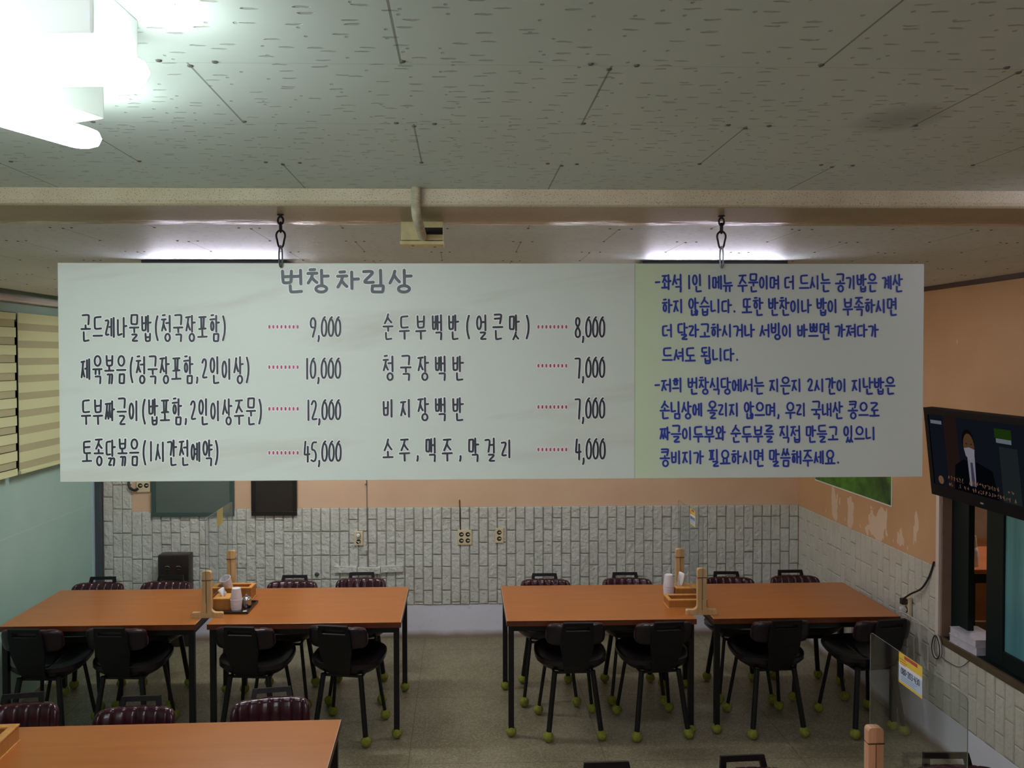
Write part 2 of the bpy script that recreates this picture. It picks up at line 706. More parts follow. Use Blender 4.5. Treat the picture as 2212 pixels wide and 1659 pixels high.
CONS = {
    'ㄱ': [[(0, .06), (1, 0), (.95, .45), (.72, 1)]],
    'ㄱh': [[(0, .05), (.95, 0), (1, .2), (.92, 1)]],
    'ㄴ': [[(0, 0), (.03, .95), (.2, 1), (1, .9)]],
    'ㄷ': [[(.95, 0), (.1, .04), (0, .15), (.02, .88), (.15, 1), (1, .95)]],
    'ㄹ': [[(0, .04), (.88, 0), (.92, .2), (.1, .82), (.12, .98), (1, .94)]],
    'ㅁ': [[(.04, .04), (.96, 0), (1, .1), (.94, .96), (.86, 1), (.1, .98), (.02, .9), (.04, .04), (.3, .02)]],
    'ㅂ': [[(.02, 0), (.08, .9), (.2, 1), (.84, .97), (.94, .88), (.97, 0)], [(.06, .48), (.95, .44)]],
    'ㅅ': [[(.5, 0), (.36, .45), (0, 1)], [(.42, .32), (.64, .62), (1, .92)]],
    'ㅇ': [ell(.5, .5, .48, .5, -90, 270)],
    'ㅈ': [[(0, .04), (.98, 0)], [(.56, .04), (.42, .45), (.06, 1)], [(.44, .42), (.66, .7), (1, .95)]],
    'ㅊ': [[(.26, 0), (.74, -.02)], [(.02, .28), (.98, .26)], [(.54, .28), (.42, .6), (.06, 1)], [(.44, .56), (.66, .78), (1, .97)]],
    'ㅋ': [[(0, .05), (.96, 0), (1, .2), (.8, 1)], [(.02, .5), (.94, .44)]],
    'ㅌ': [[(.95, 0), (.06, .03), (0, .15), (.03, .88), (.12, 1), (1, .96)], [(.03, .5), (.92, .46)]],
    'ㅍ': [[(0, .03), (1, 0)], [(.3, .04), (.34, .95)], [(.72, .03), (.66, .95)], [(0, 1), (1, .96)]],
    'ㅎ': [[(.28, 0), (.72, -.02)], [(0, .28), (1, .25)], ell(.5, .7, .33, .28, -90, 270)],
}


def dbl(c):
    a = [[(x * .46, y) for x, y in s] for s in CONS[c]]
    b = [[(.54 + x * .46, y) for x, y in s] for s in CONS[c]]
    return a + b


CONS['ㅉ'] = None
for _k, _c in (('ㄲ', 'ㄱ'), ('ㄸ', 'ㄷ'), ('ㅃ', 'ㅂ'), ('ㅆ', 'ㅅ'), ('ㅉ', 'ㅈ')):
    CONS[_k] = dbl(_c)


CONS['ㅉ'] = [[(0, .04), (1, 0)], [(.28, .04), (.22, .45), (0, 1)], [(.23, .45), (.34, .7), (.46, .9)], [(.78, .03), (.72, .45), (.52, 1)], [(.73, .42), (.84, .7), (1, .92)]]


def pair(a, b):
    return [[(x * .44, y) for x, y in s] for s in CONS[a]] + [[(.56 + x * .44, y) for x, y in s] for s in CONS[b]]


CONS['ㄺ'] = pair('ㄹ', 'ㄱ')
CONS['ㄶ'] = pair('ㄴ', 'ㅎ')
VV = {
    'ㅏ': [[(.2, 0), (.24, 1)], [(.24, .44), (1, .42)]],
    'ㅑ': [[(.2, 0), (.24, 1)], [(.24, .32), (1, .3)], [(.24, .6), (1, .58)]],
    'ㅓ': [[(0, .46), (.78, .44)], [(.78, 0), (.82, 1)]],
    'ㅕ': [[(0, .34), (.78, .32)], [(0, .62), (.78, .6)], [(.78, 0), (.82, 1)]],
    'ㅣ': [[(.5, 0), (.54, 1)]],
    'ㅐ': [[(.05, .04), (.08, .94)], [(.08, .48), (.85, .46)], [(.85, 0), (.9, 1)]],
    'ㅔ': [[(-.14, .48), (.32, .46)], [(.32, .05), (.34, .93)], [(.9, 0), (.94, 1)]],
    'ㅖ': [[(-.14, .36), (.32, .34)], [(-.14, .62), (.32, .6)], [(.32, .05), (.34, .93)], [(.9, 0), (.94, 1)]],
}
VH = {
    'ㅗ': [[(.48, 0), (.5, .95)], [(0, 1), (1, .95)]],
    'ㅛ': [[(.3, 0), (.33, .95)], [(.68, 0), (.66, .95)], [(0, 1), (1, .95)]],
    'ㅜ': [[(0, .05), (1, 0)], [(.5, .04), (.52, 1)]],
    'ㅠ': [[(0, .05), (1, 0)], [(.3, .04), (.27, 1)], [(.7, .03), (.72, 1)]],
    'ㅡ': [[(0, .55), (1, .5)]],
}
COMP = {'ㅘ': 'ㅗㅏ', 'ㅙ': 'ㅗㅐ', 'ㅚ': 'ㅗㅣ', 'ㅝ': 'ㅜㅓ', 'ㅞ': 'ㅜㅔ', 'ㅟ': 'ㅜㅣ', 'ㅢ': 'ㅡㅣ'}
LS = 'ㄱㄲㄴㄷㄸㄹㅁㅂㅃㅅㅆㅇㅈㅉㅊㅋㅌㅍㅎ'
VS = 'ㅏㅐㅑㅒㅓㅔㅕㅖㅗㅘㅙㅚㅛㅜㅝㅞㅟㅠㅡㅢㅣ'
TS = ['', 'ㄱ', 'ㄲ', 'ㄳ', 'ㄴ', 'ㄵ', 'ㄶ', 'ㄷ', 'ㄹ', 'ㄺ', 'ㄻ', 'ㄼ', 'ㄽ', 'ㄾ', 'ㄿ', 'ㅀ', 'ㅁ', 'ㅂ', 'ㅄ', 'ㅅ', 'ㅆ', 'ㅇ', 'ㅈ', 'ㅊ', 'ㅋ', 'ㅌ', 'ㅍ', 'ㅎ']
ASC = {
    '0': (.62, [[(.66, -.02), (.34, .08), (.05, .4), (.1, .84), (.48, 1), (.9, .84), (.96, .42), (.8, .16), (.52, .1)]]),
    '1': (.4, [[(.5, 0), (.52, 1)]]),
    '2': (.62, [[(.05, .2), (.35, .0), (.8, .06), (.88, .3), (.5, .65), (.06, .98), (.98, .94)]]),
    '3': (.62, [[(.08, .08), (.5, 0), (.9, .15), (.8, .4), (.4, .48), (.9, .6), (.92, .85), (.5, 1), (.05, .9)]]),
    '4': (.66, [[(.3, 0), (.12, .62), (.2, .66), (1, .62)], [(.72, .25), (.7, 1)]]),
    '5': (.62, [[(.95, .03), (.25, .03), (.12, .42), (.6, .4), (.95, .62), (.85, .9), (.5, 1), (.05, .92)]]),
    '7': (.62, [[(.05, .04), (.85, .02), (.92, .12), (.72, 1)]]),
    '8': (.62, [[(.5, .48), (.12, .3), (.2, .06), (.5, 0), (.82, .08), (.85, .3), (.5, .48), (.08, .68), (.12, .92), (.5, 1), (.9, .92), (.92, .68), (.5, .48)]]),
    '9': (.66, [[(.9, .2), (.6, 0), (.2, .08), (.05, .3), (.2, .52), (.6, .52)], [(.9, .2), (.9, .5), (.45, 1)]]),
    ',': (.32, [[(.55, .95), (.6, 1.08), (.35, 1.24)]]),
    '.': (.36, [[(.4, .93), (.45, .97)]]),
    '(': (.5, [[(.85, -.06), (.4, .3), (.4, .8), (.9, 1.2)]]),
    ')': (.5, [[(.15, -.06), (.6, .3), (.6, .8), (.1, 1.2)]]),
    '-': (.55, [[(.05, .52), (.95, .5)]]),
}


def place(strokes, x0, x1, y0, y1):
    return [[(x0 + x * (x1 - x0), y0 + y * (y1 - y0)) for x, y in s] for s in strokes]


def glyph(ch):
    """strokes in a unit box, y down"""
    if ch in ASC:
        return [[(.08 + .84 * x, .1 + .72 * y) for x, y in s] for s in ASC[ch][1]]
    c = ord(ch) - 0xAC00
    l, v, t = LS[c // 588], VS[(c % 588) // 28], TS[c % 28]
    out = []
    if v in COMP:
        h, w = COMP[v]
        lk = l + 'h' if l == 'ㄱ' else l
        if t:
            out += place(CONS[lk], .08, .55, .06, .34) + place(VH[h], .02, .62, .4, .56) + place(VV[w], .68, .98, .04, .62)
        else:
            out += place(CONS[lk], .08, .55, .1, .46) + place(VH[h], .02, .62, .52, .78) + place(VV[w], .68, .98, .06, .86)
    elif v in VV:
        wide = v in 'ㅐㅔㅖ'
        xa, xb = (.52, .96) if wide else (.6, 1.)
        cx1 = .36 if wide else .47
        if v in 'ㅓㅕ':
            xa = .52
        if l in 'ㄲㄸㅃㅆㅉ':
            cx1, xa = .62, .7
        if t:
            out += place(CONS[l], .02, cx1, .08 if l != 'ㅊ' and l != 'ㅎ' else .02, .6) + place(VV[v], xa, xb, .04, .64)
        else:
            out += place(CONS[l], .02, cx1, .2 if l != 'ㅊ' and l != 'ㅎ' else .12, .78) + place(VV[v], xa, xb, .12, .84)
    else:
        lk = l + 'h' if l == 'ㄱ' else l
        if t:
            out += place(CONS[lk], .16, .86, 0, .36)
            yb = {'ㅗ': (.4, .54), 'ㅛ': (.4, .54), 'ㅜ': (.48, .66), 'ㅠ': (.48, .66), 'ㅡ': (.46, .56)}[v]
            out += place(VH[v], .02, .98, *yb)
        else:
            out += place(CONS[lk], .14, .86, .08, .54)
            yb = {'ㅗ': (.6, .84), 'ㅛ': (.6, .84), 'ㅜ': (.66, .98), 'ㅠ': (.66, .98), 'ㅡ': (.72, .86)}[v]
            out += place(VH[v], .02, .98, *yb)
    if t:
        vert = v in VV or v in COMP
        tk = t + 'h' if t == 'ㄱ' else t
        x0, x1 = (.4, .94) if vert else (.28, .84)
        if t in 'ㄺㄶㅆㄲ':
            x0 = .3
        y0 = .72 if vert else .74
        if not vert and v in 'ㅗㅛㅡ':
            y0 = .66
        out += place(CONS[tk], x0, x1, y0, 1.)
    return out


def adv(ch):
    if ch == ' ':
        return .5
    if ch in ASC:
        return ASC[ch][0]
    return 1.


def chaikin(pts, it=2):
    for _ in range(it):
        out = [pts[0]]
        for a, b in zip(pts[:-1], pts[1:]):
            out.append((a[0] * .75 + b[0] * .25, a[1] * .75 + b[1] * .25))
            out.append((a[0] * .25 + b[0] * .75, a[1] * .25 + b[1] * .75))
        out.append(pts[-1])
        pts = out
    return pts


def text_strokes(text, x0, x1, y0, y1, space=.5, gap=0.):
    """strokes of one line fitted to a box, y measured downwards"""
    tot = sum((space if c == ' ' else adv(c) + gap) for c in text) - gap
    u = (x1 - x0) / tot
    out, x = [], x0
    for c in text:
        a = space if c == ' ' else adv(c)
        if c != ' ':
            for s in glyph(c):
                s2 = chaikin(s) if len(s) > 2 else s
                out.append([(x + q[0] * a * u, y0 + q[1] * (y1 - y0)) for q in s2])
        x += (a + (0 if c == ' ' else gap)) * u
    return out


def ribbon(mb, stroke, w, fn, d, rise=4e-5):
    """flat round-ended band along a 2d stroke; fn(u, v, d) -> 3d"""
    pts = [stroke[0]]
    for q in stroke[1:]:
        if math.hypot(q[0] - pts[-1][0], q[1] - pts[-1][1]) > w * .12:
            pts.append(q)
    if len(pts) < 2:
        pts = [stroke[0], (stroke[0][0] + w * .05, stroke[0][1])]
    n = len(pts)
    L, Rr = [], []
    dirs = []
    for i in range(n):
        a, b = pts[max(i - 1, 0)], pts[min(i + 1, n - 1)]
        dx, dy = b[0] - a[0], b[1] - a[1]
        h = math.hypot(dx, dy) or 1e-9
        dirs.append((dx / h, dy / h))
    h = w / 2
    for (px, py), (dx, dy) in zip(pts, dirs):
        L.append((px - dy * h, py + dx * h))
        Rr.append((px + dy * h, py - dx * h))
    b = len(mb.v)
    for i, (l, r) in enumerate(zip(L, Rr)):
        di = d + rise * i / (n - 1)
        mb.v.append(tuple(fn(l[0], l[1], di)))
        mb.v.append(tuple(fn(r[0], r[1], di)))
    for i in range(n - 1):
        mb.face((b + 2 * i, b + 2 * i + 1, b + 2 * i + 3, b + 2 * i + 2))
    for (px, py), (dx, dy), sg, d in ((pts[0], dirs[0], -1, d), (pts[-1], dirs[-1], 1, d + rise)):
        fan = []
        a0 = math.atan2(dx, -dy)
        for k in range(9):
            a = a0 - sg * PI * k / 8
            fan.append(fn(px + h * math.cos(a), py + h * math.sin(a), d))
        mb.poly(fan)


def write(name, parent, lines, fn, w, key, d, outline=None, ow=0., od=0., **kw):
    mb = MB()
    for ln in lines:
        st = text_strokes(*ln, **kw)
        for i, s in enumerate(st):
            up = (i % 9) * 6e-5
            if outline:
                mb.mat(outline)
                ribbon(mb, s, w + ow * 2, fn, od + up)
            mb.mat(key)
            ribbon(mb, s, w, fn, d + up)
    return mb.build(name, None, parent, fix=False)


# ------------------------------------------------------------------ setting
WL, WR, WB, WF, CEIL = -3.03, 2.84, 6.82, -2.2, 2.777
SILL, WIN_TOP, WIN_Y1, WIN_Y0 = .69, 1.78, 4.765, 2.6

mb = MB()
mb.box(WL - .1, 6.4, WF - .1, 8.4, -.1, 0)
struct(mb.build('floor', 'floor'), 'speckled brown terrazzo floor')

# ceiling board with screw heads round the tile joints; it stops short of the left wall (curtain recess)
mb = MB()
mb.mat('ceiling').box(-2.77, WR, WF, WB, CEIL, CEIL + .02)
mb.mat('screw')
for r in range(-4, 19):
    yy = 1.17 + .3 * r
    for k in range(-5, 7):
        for half in (0, 1):
            xx = -.386 + .6 * k + .3 * half
            if -2.7 < xx < 2.75 and not (1.98 < yy < 2.4):
                off = ((-.033, -.008), (.0, .012), (.036, -.004)) if half == (r % 2) else ((.0, -.012),)
                for ox, oy in off:
                    mb.lathe([(0, -.0022), (.0035, -.0018), (.0048, 0)], (xx + ox + random.uniform(-.004, .004), yy + oy, CEIL), 8)
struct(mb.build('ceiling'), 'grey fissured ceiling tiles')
mb = MB()
mb.box(WL, -2.77, WF, WB, 2.93, 2.95)
mb.box(-2.79, -2.77, WF, WB, CEIL + .0, 2.93)
struct(mb.build('trim_1', 'dark_trim'), 'dark curtain recess along the left side of the ceiling')
mb = MB()
mb.box(WR - .03, WR, 2.36, WB, 2.752, CEIL)
struct(mb.build('trim_2', 'brown_trim'), 'dark brown moulding along the right side of the ceiling')

# beam: shallow and wide, rounded front edge
mb = MB()
prof = [(2.036, CEIL), (2.036, 2.748), (2.040, 2.740), (2.050, 2.735), (2.332, 2.735), (2.338, 2.738), (2.340, 2.744), (2.340, CEIL)]
mb.prism(prof, lambda u, v, d: (d, u, v), WL, WR)
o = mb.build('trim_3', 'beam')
struct(o, 'cream painted ceiling beam with brown specks')

# walls
mb = MB()
mb.box(WL - .1, WL, WF, WB + .1, 0, 2.95)
struct(mb.build('wall_left', 'mint'), 'pale mint left wall')
mb = MB()
mb.box(WL, WR + .1, WB, WB + .1, 0, 2.95)
wall_back = struct(mb.build('wall_back', 'peach'), 'peach painted back wall')
mb = MB()
mb.box(WL - .1, 6.4, WF - .1, WF, 0, 2.95)
struct(mb.build('wall_front', 'peach'))
WT = .12
mb = MB()
mb.box(WR, WR + WT, WIN_Y1, WB, 0, 2.95)
mb.box(WR, WR + WT, WF, WIN_Y1, 0, SILL - .03)
mb.box(WR, WR + WT, WF, WIN_Y1, WIN_TOP, 2.95)
mb.box(WR, WR + WT, WF, WIN_Y0, SILL - .03, WIN_TOP)
struct(mb.build('wall_right', 'peach_peel'), 'peach right wall with peeling paint patches')


def cladding(name, fn, spans, key, parent_label, TH=.015):
    """vertical split-face bricks; spans = (u0, u1, z0, z1)"""
    mb = MB()
    BW, BH, G, CH = .0775, .2, .003, .0045
    for (u0, u1, z0, z1, ph) in spans:
        mb.mat('stone_joint')
        q = [fn(u0, z0, .001), fn(u1, z0, .001), fn(u1, z1, .001), fn(u0, z1, .001)]
        mb.poly(q)
        mb.mat(key)
        n = max(1, round((u1 - u0) / BW))
        w = (u1 - u0) / n
        rnd = random.Random(int(u0 * 1000) + 5)
        for i in range(n):
            a, b = u0 + i * w + G / 2, u0 + (i + 1) * w - G / 2
            zt = z1 - (.1 if (i + ph) % 2 else 0) - (0 if rnd.random() > .05 else .1)
            edges = []
            zz = zt
            while zz < z1 - .015:
                zz += BH
            while zz > z0:
                hi, lo = min(zz, z1), max(zz - BH, z0)
                if hi - lo > .02:
                    edges.append((lo + G / 2, hi - G / 2))
                zz -= BH
            for lo, hi in edges:
                t = TH * rnd.uniform(.8, 1.15)
                o = [fn(a, lo, .001), fn(b, lo, .001), fn(b, hi, .001), fn(a, hi, .001)]
                j = lambda: rnd.uniform(-.0012, .0012)
                cb = CH * rnd.uniform(1.8, 3.)
                nn = [fn(a + CH + j(), lo + cb + j(), t + j()), fn(b - CH * 1.5 + j(), lo + cb * .8 + j(), t + j()), fn(b - CH * 1.5 + j(), hi - CH * .8 + j(), t + j()), fn(a + CH + j(), hi - CH * .8 + j(), t + j())]
                k = len(mb.v)
                mb.v += [tuple(v) for v in o + nn]
                mb.face((k + 4, k + 5, k + 6, k + 7))
                for e in range(4):
                    e2 = (e + 1) % 4
                    mb.face((k + e, k + e2, k + 4 + e2, k + 4 + e))
    return struct(mb.build(name), parent_label)


cladding('trim_4', lambda u, v, d: (u, WB - d, v), [(-2.965, -2.735, .278, 2.0, 0), (-2.735, -2.57, .278, 1.082, 1), (-2.57, 2.837, .278, 1.1, 0)], 'stone', 'pale grey split-face brick cladding on the back wall')
cladding('trim_5', lambda u, v, d: (WR - d, u, v), [(WIN_Y1 + .03, WB - .012, .25, 1.095, 0), (WF, WIN_Y1 + .03, .25, SILL - .035, 1)], 'stone_side', 'cream brick cladding on the right wall', .007)
mb = MB()
mb.box(WL, WR, WB - .006, WB, 0, .279)
struct(mb.build('baseboard_back', 'white_base'), 'white painted base of the back wall')
mb = MB()
mb.box(WR - .006, WR, WF, WB - .006, 0, .251)
struct(mb.build('baseboard_right', 'white_base'), 'white painted base of the right wall')
mb = MB()
mb.mat('corner_trim').box(WL + .005, -2.968, WB - .05, WB - .006, 0, 2.93, .003)
mb.mat('pale_strip').box(WL, WL + .012, WB - .075, WB - .05, 0, 2.93)
struct(mb.build('trim_6'), 'dark grey upright trim in the left back corner')

# window behind the blinds
win1 = struct(bpy.data.objects.new('window_1', None), 'window behind the blinds in the left wall')
COL.objects.link(win1)
MB().box(WL, WL + .012, 3.6, 6.5, 1.66, 2.6).build('window_pane', 'dark_glass', win1)
MB().mat('corner_trim').box(WL, WL + .03, 3.55, 6.55, 1.60, 1.66).box(WL, WL + .03, 3.55, 3.6, 1.66, 2.6).box(WL, WL + .03, 6.5, 6.55, 1.66, 2.6).box(WL, WL + .03, 5.46, 5.54, 1.66, 2.6).build('window_frame', None, win1)


def blind(name, label, y0, y1, z0, z1, xb, phase, dark):
    t = thing(name, label, 'window blind', (xb, (y0 + y1) / 2, z1), 0, 'striped blinds over the left window')
    mb = MB()
    per = .1165
    ya, yb = y0 - (y0 + y1) / 2, y1 - (y0 + y1) / 2
    zz = phase
    k = 0
    while zz > z0 - z1:
        a, b = zz, max(zz - per * .58, z0 - z1)
        a = min(a, 0)
        if a > b:
            mb.mat('blind_cream').box(-.002, .010 if dark else .003, ya, yb, b, a)
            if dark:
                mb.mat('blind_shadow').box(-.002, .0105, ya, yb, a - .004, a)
        c = max(zz - per, z0 - z1)
        if b > c:
            mb.mat('blind_beige').box(-.002, .001, ya, yb, c, min(b, 0))
        if dark and b > z0 - z1:
            pass
        zz -= per
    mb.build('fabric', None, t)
    MB().box(-.008, .012, ya, yb, z0 - z1 - .022, z0 - z1, .003).build('bottom_rail', 'blind_cream', t)
    return t


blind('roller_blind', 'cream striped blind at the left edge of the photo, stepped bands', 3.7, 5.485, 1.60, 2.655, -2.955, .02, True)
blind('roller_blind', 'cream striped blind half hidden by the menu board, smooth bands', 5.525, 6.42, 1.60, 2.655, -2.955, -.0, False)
mb = MB()
mb.box(-2.975, -2.925, 3.6, 6.5, 2.722, 2.768, .014)
tag(mb.build('curtain_rail', 'white_paint'), 'white head rail above the two striped blinds on the left wall', 'rail')

# right window: dark green sliding sashes, jamb, sill
win2 = struct(bpy.data.objects.new('window_2', None), 'dark green sliding window in the right wall')
COL.objects.link(win2)
MB().box(WR - .012, WR + .004, WIN_Y1 - .002, WIN_Y1 + .03, SILL - .03, WIN_TOP, .002).build('window_trim', 'jamb_white', win2)
MB().box(WR + .004, WR + WT, WIN_Y1 - .012, WIN_Y1, SILL - .03, WIN_TOP).build('window_jamb', 'jamb_brown', win2)
MB().mat('sill_brown').box(WR - .012, WR + .012, WIN_Y0, WIN_Y1, SILL - .04, SILL, .003).mat('window_green').box(WR + .012, WR + WT + .05, WIN_Y0, WIN_Y1 - .012, SILL - .03, SILL - .002).build('window_sill', None, win2)
mb = MB()
FX0, FX1 = WR + .06, WR + .095
mb.box(FX0, FX1, 4.59, WIN_Y1 - .012, SILL, WIN_TOP, .002)
mb.box(FX0, FX1, WIN_Y0, WIN_Y1 - .012, WIN_TOP - .05, WIN_TOP)
mb.build('window_frame', 'window_green', win2)
SX0, SX1 = WR + .04, WR + .075
sash = MB().box(SX0, SX1, 4.26, 4.40, SILL, WIN_TOP - .05, .003).box(SX0, SX1, 2.7, 2.84, SILL, WIN_TOP - .05, .003).box(SX0, SX1, 2.84, 4.26, SILL, SILL + .09, .003).box(SX0, SX1, 2.84, 4.26, WIN_TOP - .12, WIN_TOP - .05, .003).build('window_sash', 'window_green', win2)
MB().box(SX0 + .012, SX0 + .018, 2.84, 4.26, SILL + .09, WIN_TOP - .12).build('window_pane', 'frosted', sash)

# the room seen through the open window
mb = MB()
mb.box(WR + WT, 6.4, 8.3, 8.4, 0, 2.95)
mb.box(6.3, 6.4, WF, 8.3, 0, 2.95)
mb.box(WR + WT, 6.3, WF, 8.3, 2.6, 2.65)
mb.box(WR, WR + .1, WB + .1, 8.3, 0, 2.95)
struct(mb.build('wall_far', 'room_wall'), 'beige wall of the side room seen through the window')
t = thing('dining_table', 'orange-topped table in the side room seen through the window gap', 'table', (4.75, 6.45, 0))
MB().box(-.9, .9, -.37, .37, .695, .73, .004).build('tabletop', 'room_orange', t)
MB().box(-.88, .88, -.35, .35, .62, .695).build('apron', 'black_metal', t)
for sx in (-1, 1):
    for sy in (-1, 1):
        MB().box(sx * .86 - .02, sx * .86 + .02, sy * .33 - .02, sy * .33 + .02, 0, .62).build('leg', 'black_metal', t)
t = thing('bottle', 'slim white bottle on the table in the side room', 'bottle', (3.955, 6.18, .73))
MB().lathe([(.024, 0), (.026, .01), (.026, .12), (.012, .15)], (0, 0, 0), 16).build('body', 'white_plastic', t, True)
MB().lathe([(.013, .148), (.011, .2), (.007, .235)], (0, 0, 0), 12).build('nozzle', 'white_plastic', t, True)
mb = MB().box(4.15, 5.1, 7.1, 7.6, 0, .62, .006)
o = mb.build('cabinet', 'room_brown')
tag(o, 'brown wooden cabinet low down behind the side-room table', 'cabinet')
lt = thing('ceiling_light', 'warm lamp on the ceiling of the side room, hidden from view', 'lamp', (4.6, 6.2, 2.6))
MB().box(-.3, .3, -.05, .05, -.05, 0).build('housing', 'lamp_body', lt)
MB().tube([(-.28, 0, -.065), (.28, 0, -.065)], .014, 8).build('tube', 'room_tube', lt)

# ------------------------------------------------------------------ ceiling lights
t = thing('ceiling_light', 'lit star-shaped tube lamp at the upper left, arms spread under the ceiling', 'lamp', (-.70, .985, CEIL))
MB().lathe([(.1, 0), (.1, -.06), (.085, -.07), (0, -.07)], (0, 0, 0), 28).build('hub', 'lamp_body', t, True)
for k in range(5):
    a = math.radians(-3 + 70 * k)
    rm = Matrix.Rotation(a, 3, 'Z')
    ux, uy = rm @ Vector((1, 0, 0)), rm @ Vector((0, 1, 0))
    hb = MB().box(.05, .30, -.056, .056, -.060, -.0, .003, rm, (0, 0, 0)).build('arm', 'lamp_body', t)
    pts = []
    w, l = .018, .335
    for q in [(.07, -w), (l - .03, -w)]:
        pts.append(q)
    for j in range(1, 8):
        an = -PI / 2 + PI * j / 8
        pts.append((l - .03 + w * math.cos(an), w * math.sin(an)))
    pts += [(l - .03, w), (.07, w)]
    MB().tube([ux * q[0] + uy * q[1] + Vector((0, 0, -.080)) for q in pts], .013, 8).build('tube', 'near_tube', hb, True)


def tube_light(label, x, y, half, tubekey, group=None):
    t = thing('ceiling_light', label, 'lamp', (x, y, CEIL), 0, group)
    MB().box(-half, half, 0, .16, -.03, 0, .003).build('housing', 'lamp_back', t)
    for sx in (-1, 1):
        MB().box(sx * half - .012 * (1 + sx), sx * half + .012 * (1 - sx), .01, .15, -.075, -.03).build('end_cap', 'lamp_body', t)
    for dy in (.04, .12):
        MB().tube([(-half + .024, dy, -.058), (half - .024, dy, -.058)], .013, 8).build('tube', tubekey, t, True)
    return t


GL = 'tube lamps over the far tables, hidden behind the menu board'
tube_light('tube lamp glowing above the left half of the menu board, behind it', -1.065, 3.55, .31, 'far_tube')
tube_light('tube lamp glowing above the green note panel of the menu board, behind it', 1.105, 3.55, .32, 'far_tube')
tube_light('tube lamp over the far left tables, hidden behind the menu board', -1.35, 5.25, .45, 'table_tube', GL)
tube_light('tube lamp over the far right tables, hidden behind the menu board', 1.0, 5.25, .45, 'table_tube_dim', GL)
emis('edge_tube', FAR_COL, 10.)
tube_light('tube lamp on the ceiling just beyond the right edge of the photo', 1.62, 1.62, .22, 'edge_tube')
tube_light('added fill tube lamp on the ceiling behind the camera, out of view', -.75, -.75, .6, 'fill_tube')  # fill light added to brighten the menu board evenly

# ------------------------------------------------------------------ hanging menu board
YS = 2.17
XB0, XB1, ZB0, ZB1 = -1.056, 1.242, 2.0345, 2.6085
menu = thing('menu_board', 'long white hanging menu board with dark Korean dish names and blue notes', 'sign', (0, YS, ZB1))


def sgn(u, v, d):
    q = on_y(u, v, YS)
    return Vector((q.x, YS - d, q.z)) - Vector((0, YS, ZB1))


mb = MB()
mb.mat('menu_board').box(XB0, XB1, 0, .012, ZB0 - ZB1, 0, .0015)
mb.build('board', None, menu)
K = dict(outline='outline_white', d=.0014, od=.0004)
write('title_lettering', menu, [('번창', 609, 709, 582, 631), ('차림상', 728, 888, 582, 631)], sgn, 6.6, 'title_ink', ow=2.0, gap=.22, **K)
dish = [('곤드레나물밥(청국장포함)', 176, 490, 680, 737), ('제육볶음(청국장포함,2인이상)', 176, 541, 769, 828),
        ('두부짜글이(밥포함,2인이상주문)', 177, 568, 860, 917), ('토종닭볶음(1시간전예약)', 179, 474, 949, 1005)]
for ln in dish:
    write('dish_lettering', menu, [ln], sgn, 4.3, 'menu_ink', ow=1.7, gap=.36, **K)
dish2 = [('순두부백반(얼큰맛)', 828, 1146, 679, 733), ('청국장백반', 828, 1000, 768, 821), ('비지장백반', 828, 1000, 858, 908), ('소주,맥주,막걸리', 828, 1104, 945, 996)]
for ln in dish2:
    write('dish_lettering', menu, [ln], sgn, 4.3, 'menu_ink', ow=1.7, gap=.72, **K)
prices = [('9,000', 669, 737, 680, 738), ('10,000', 659, 737, 769, 829), ('12,000', 662, 737, 859, 918), ('45,000', 655, 738, 948, 1008),
          ('8,000', 1241, 1307, 680, 740), ('7,000', 1241, 1307, 767, 827), ('7,000', 1241, 1307, 855, 915), ('4,000', 1241, 1308, 943, 1003)]
for ln in prices:
    write('price_lettering', menu, [ln], sgn, 4.2, 'menu_ink', ow=1.6, gap=.05, **K)
notes = [('-좌석 1인 1메뉴 주문이며 더 드시는 공기밥은 계산', 1415, 1948, 592, 630), ('하지 않습니다. 또한 반찬이나 밥이 부족하시면', 1431, 1936, 643, 681),
         ('더 달라고하시거나 서빙이 바쁘면 가져다가', 1431, 1896, 697, 733), ('드셔도 됩니다.', 1431, 1596, 749, 785),
         ('-저희 번창식당에서는 지은지 2시간이 지난밥은', 1414, 1932, 815, 851), ('손님상에 올리지 않으며, 우리 국내산 콩으로', 1426, 1898, 867, 904),
         ('짜글이두부와 순두부를 직접 만들고 있으니', 1426, 1890, 919, 955), ('콩비지가 필요하시면 말씀해주세요.', 1426, 1814, 970, 1007)]
for ln in notes:
    write('note_lettering', menu, [ln], sgn, 3.9, 'note_blue', d=.0014, outline='note_edge', ow=.7, od=.0004, gap=.2, space=.46)
for x0, x1, ys in ((582, 643, (706, 793, 883, 978)), (1163, 1223, (706, 790, 879, 971))):
    for yy in ys:
        mb = MB()
        for i in range(8):
            cx = x0 + (x1 - x0) * i / 7
            for key, rx, ry, d in (('outline_white', 3.6, 5.8, .0006), ('dot_pink', 2.3, 4.3, .0012)):
                mb.mat(key).poly([sgn(cx + rx * math.cos(a * PI / 7), yy + ry * math.sin(a * PI / 7), d) for a in range(14)])
        mb.build('leader_dots', None, menu, fix=False)


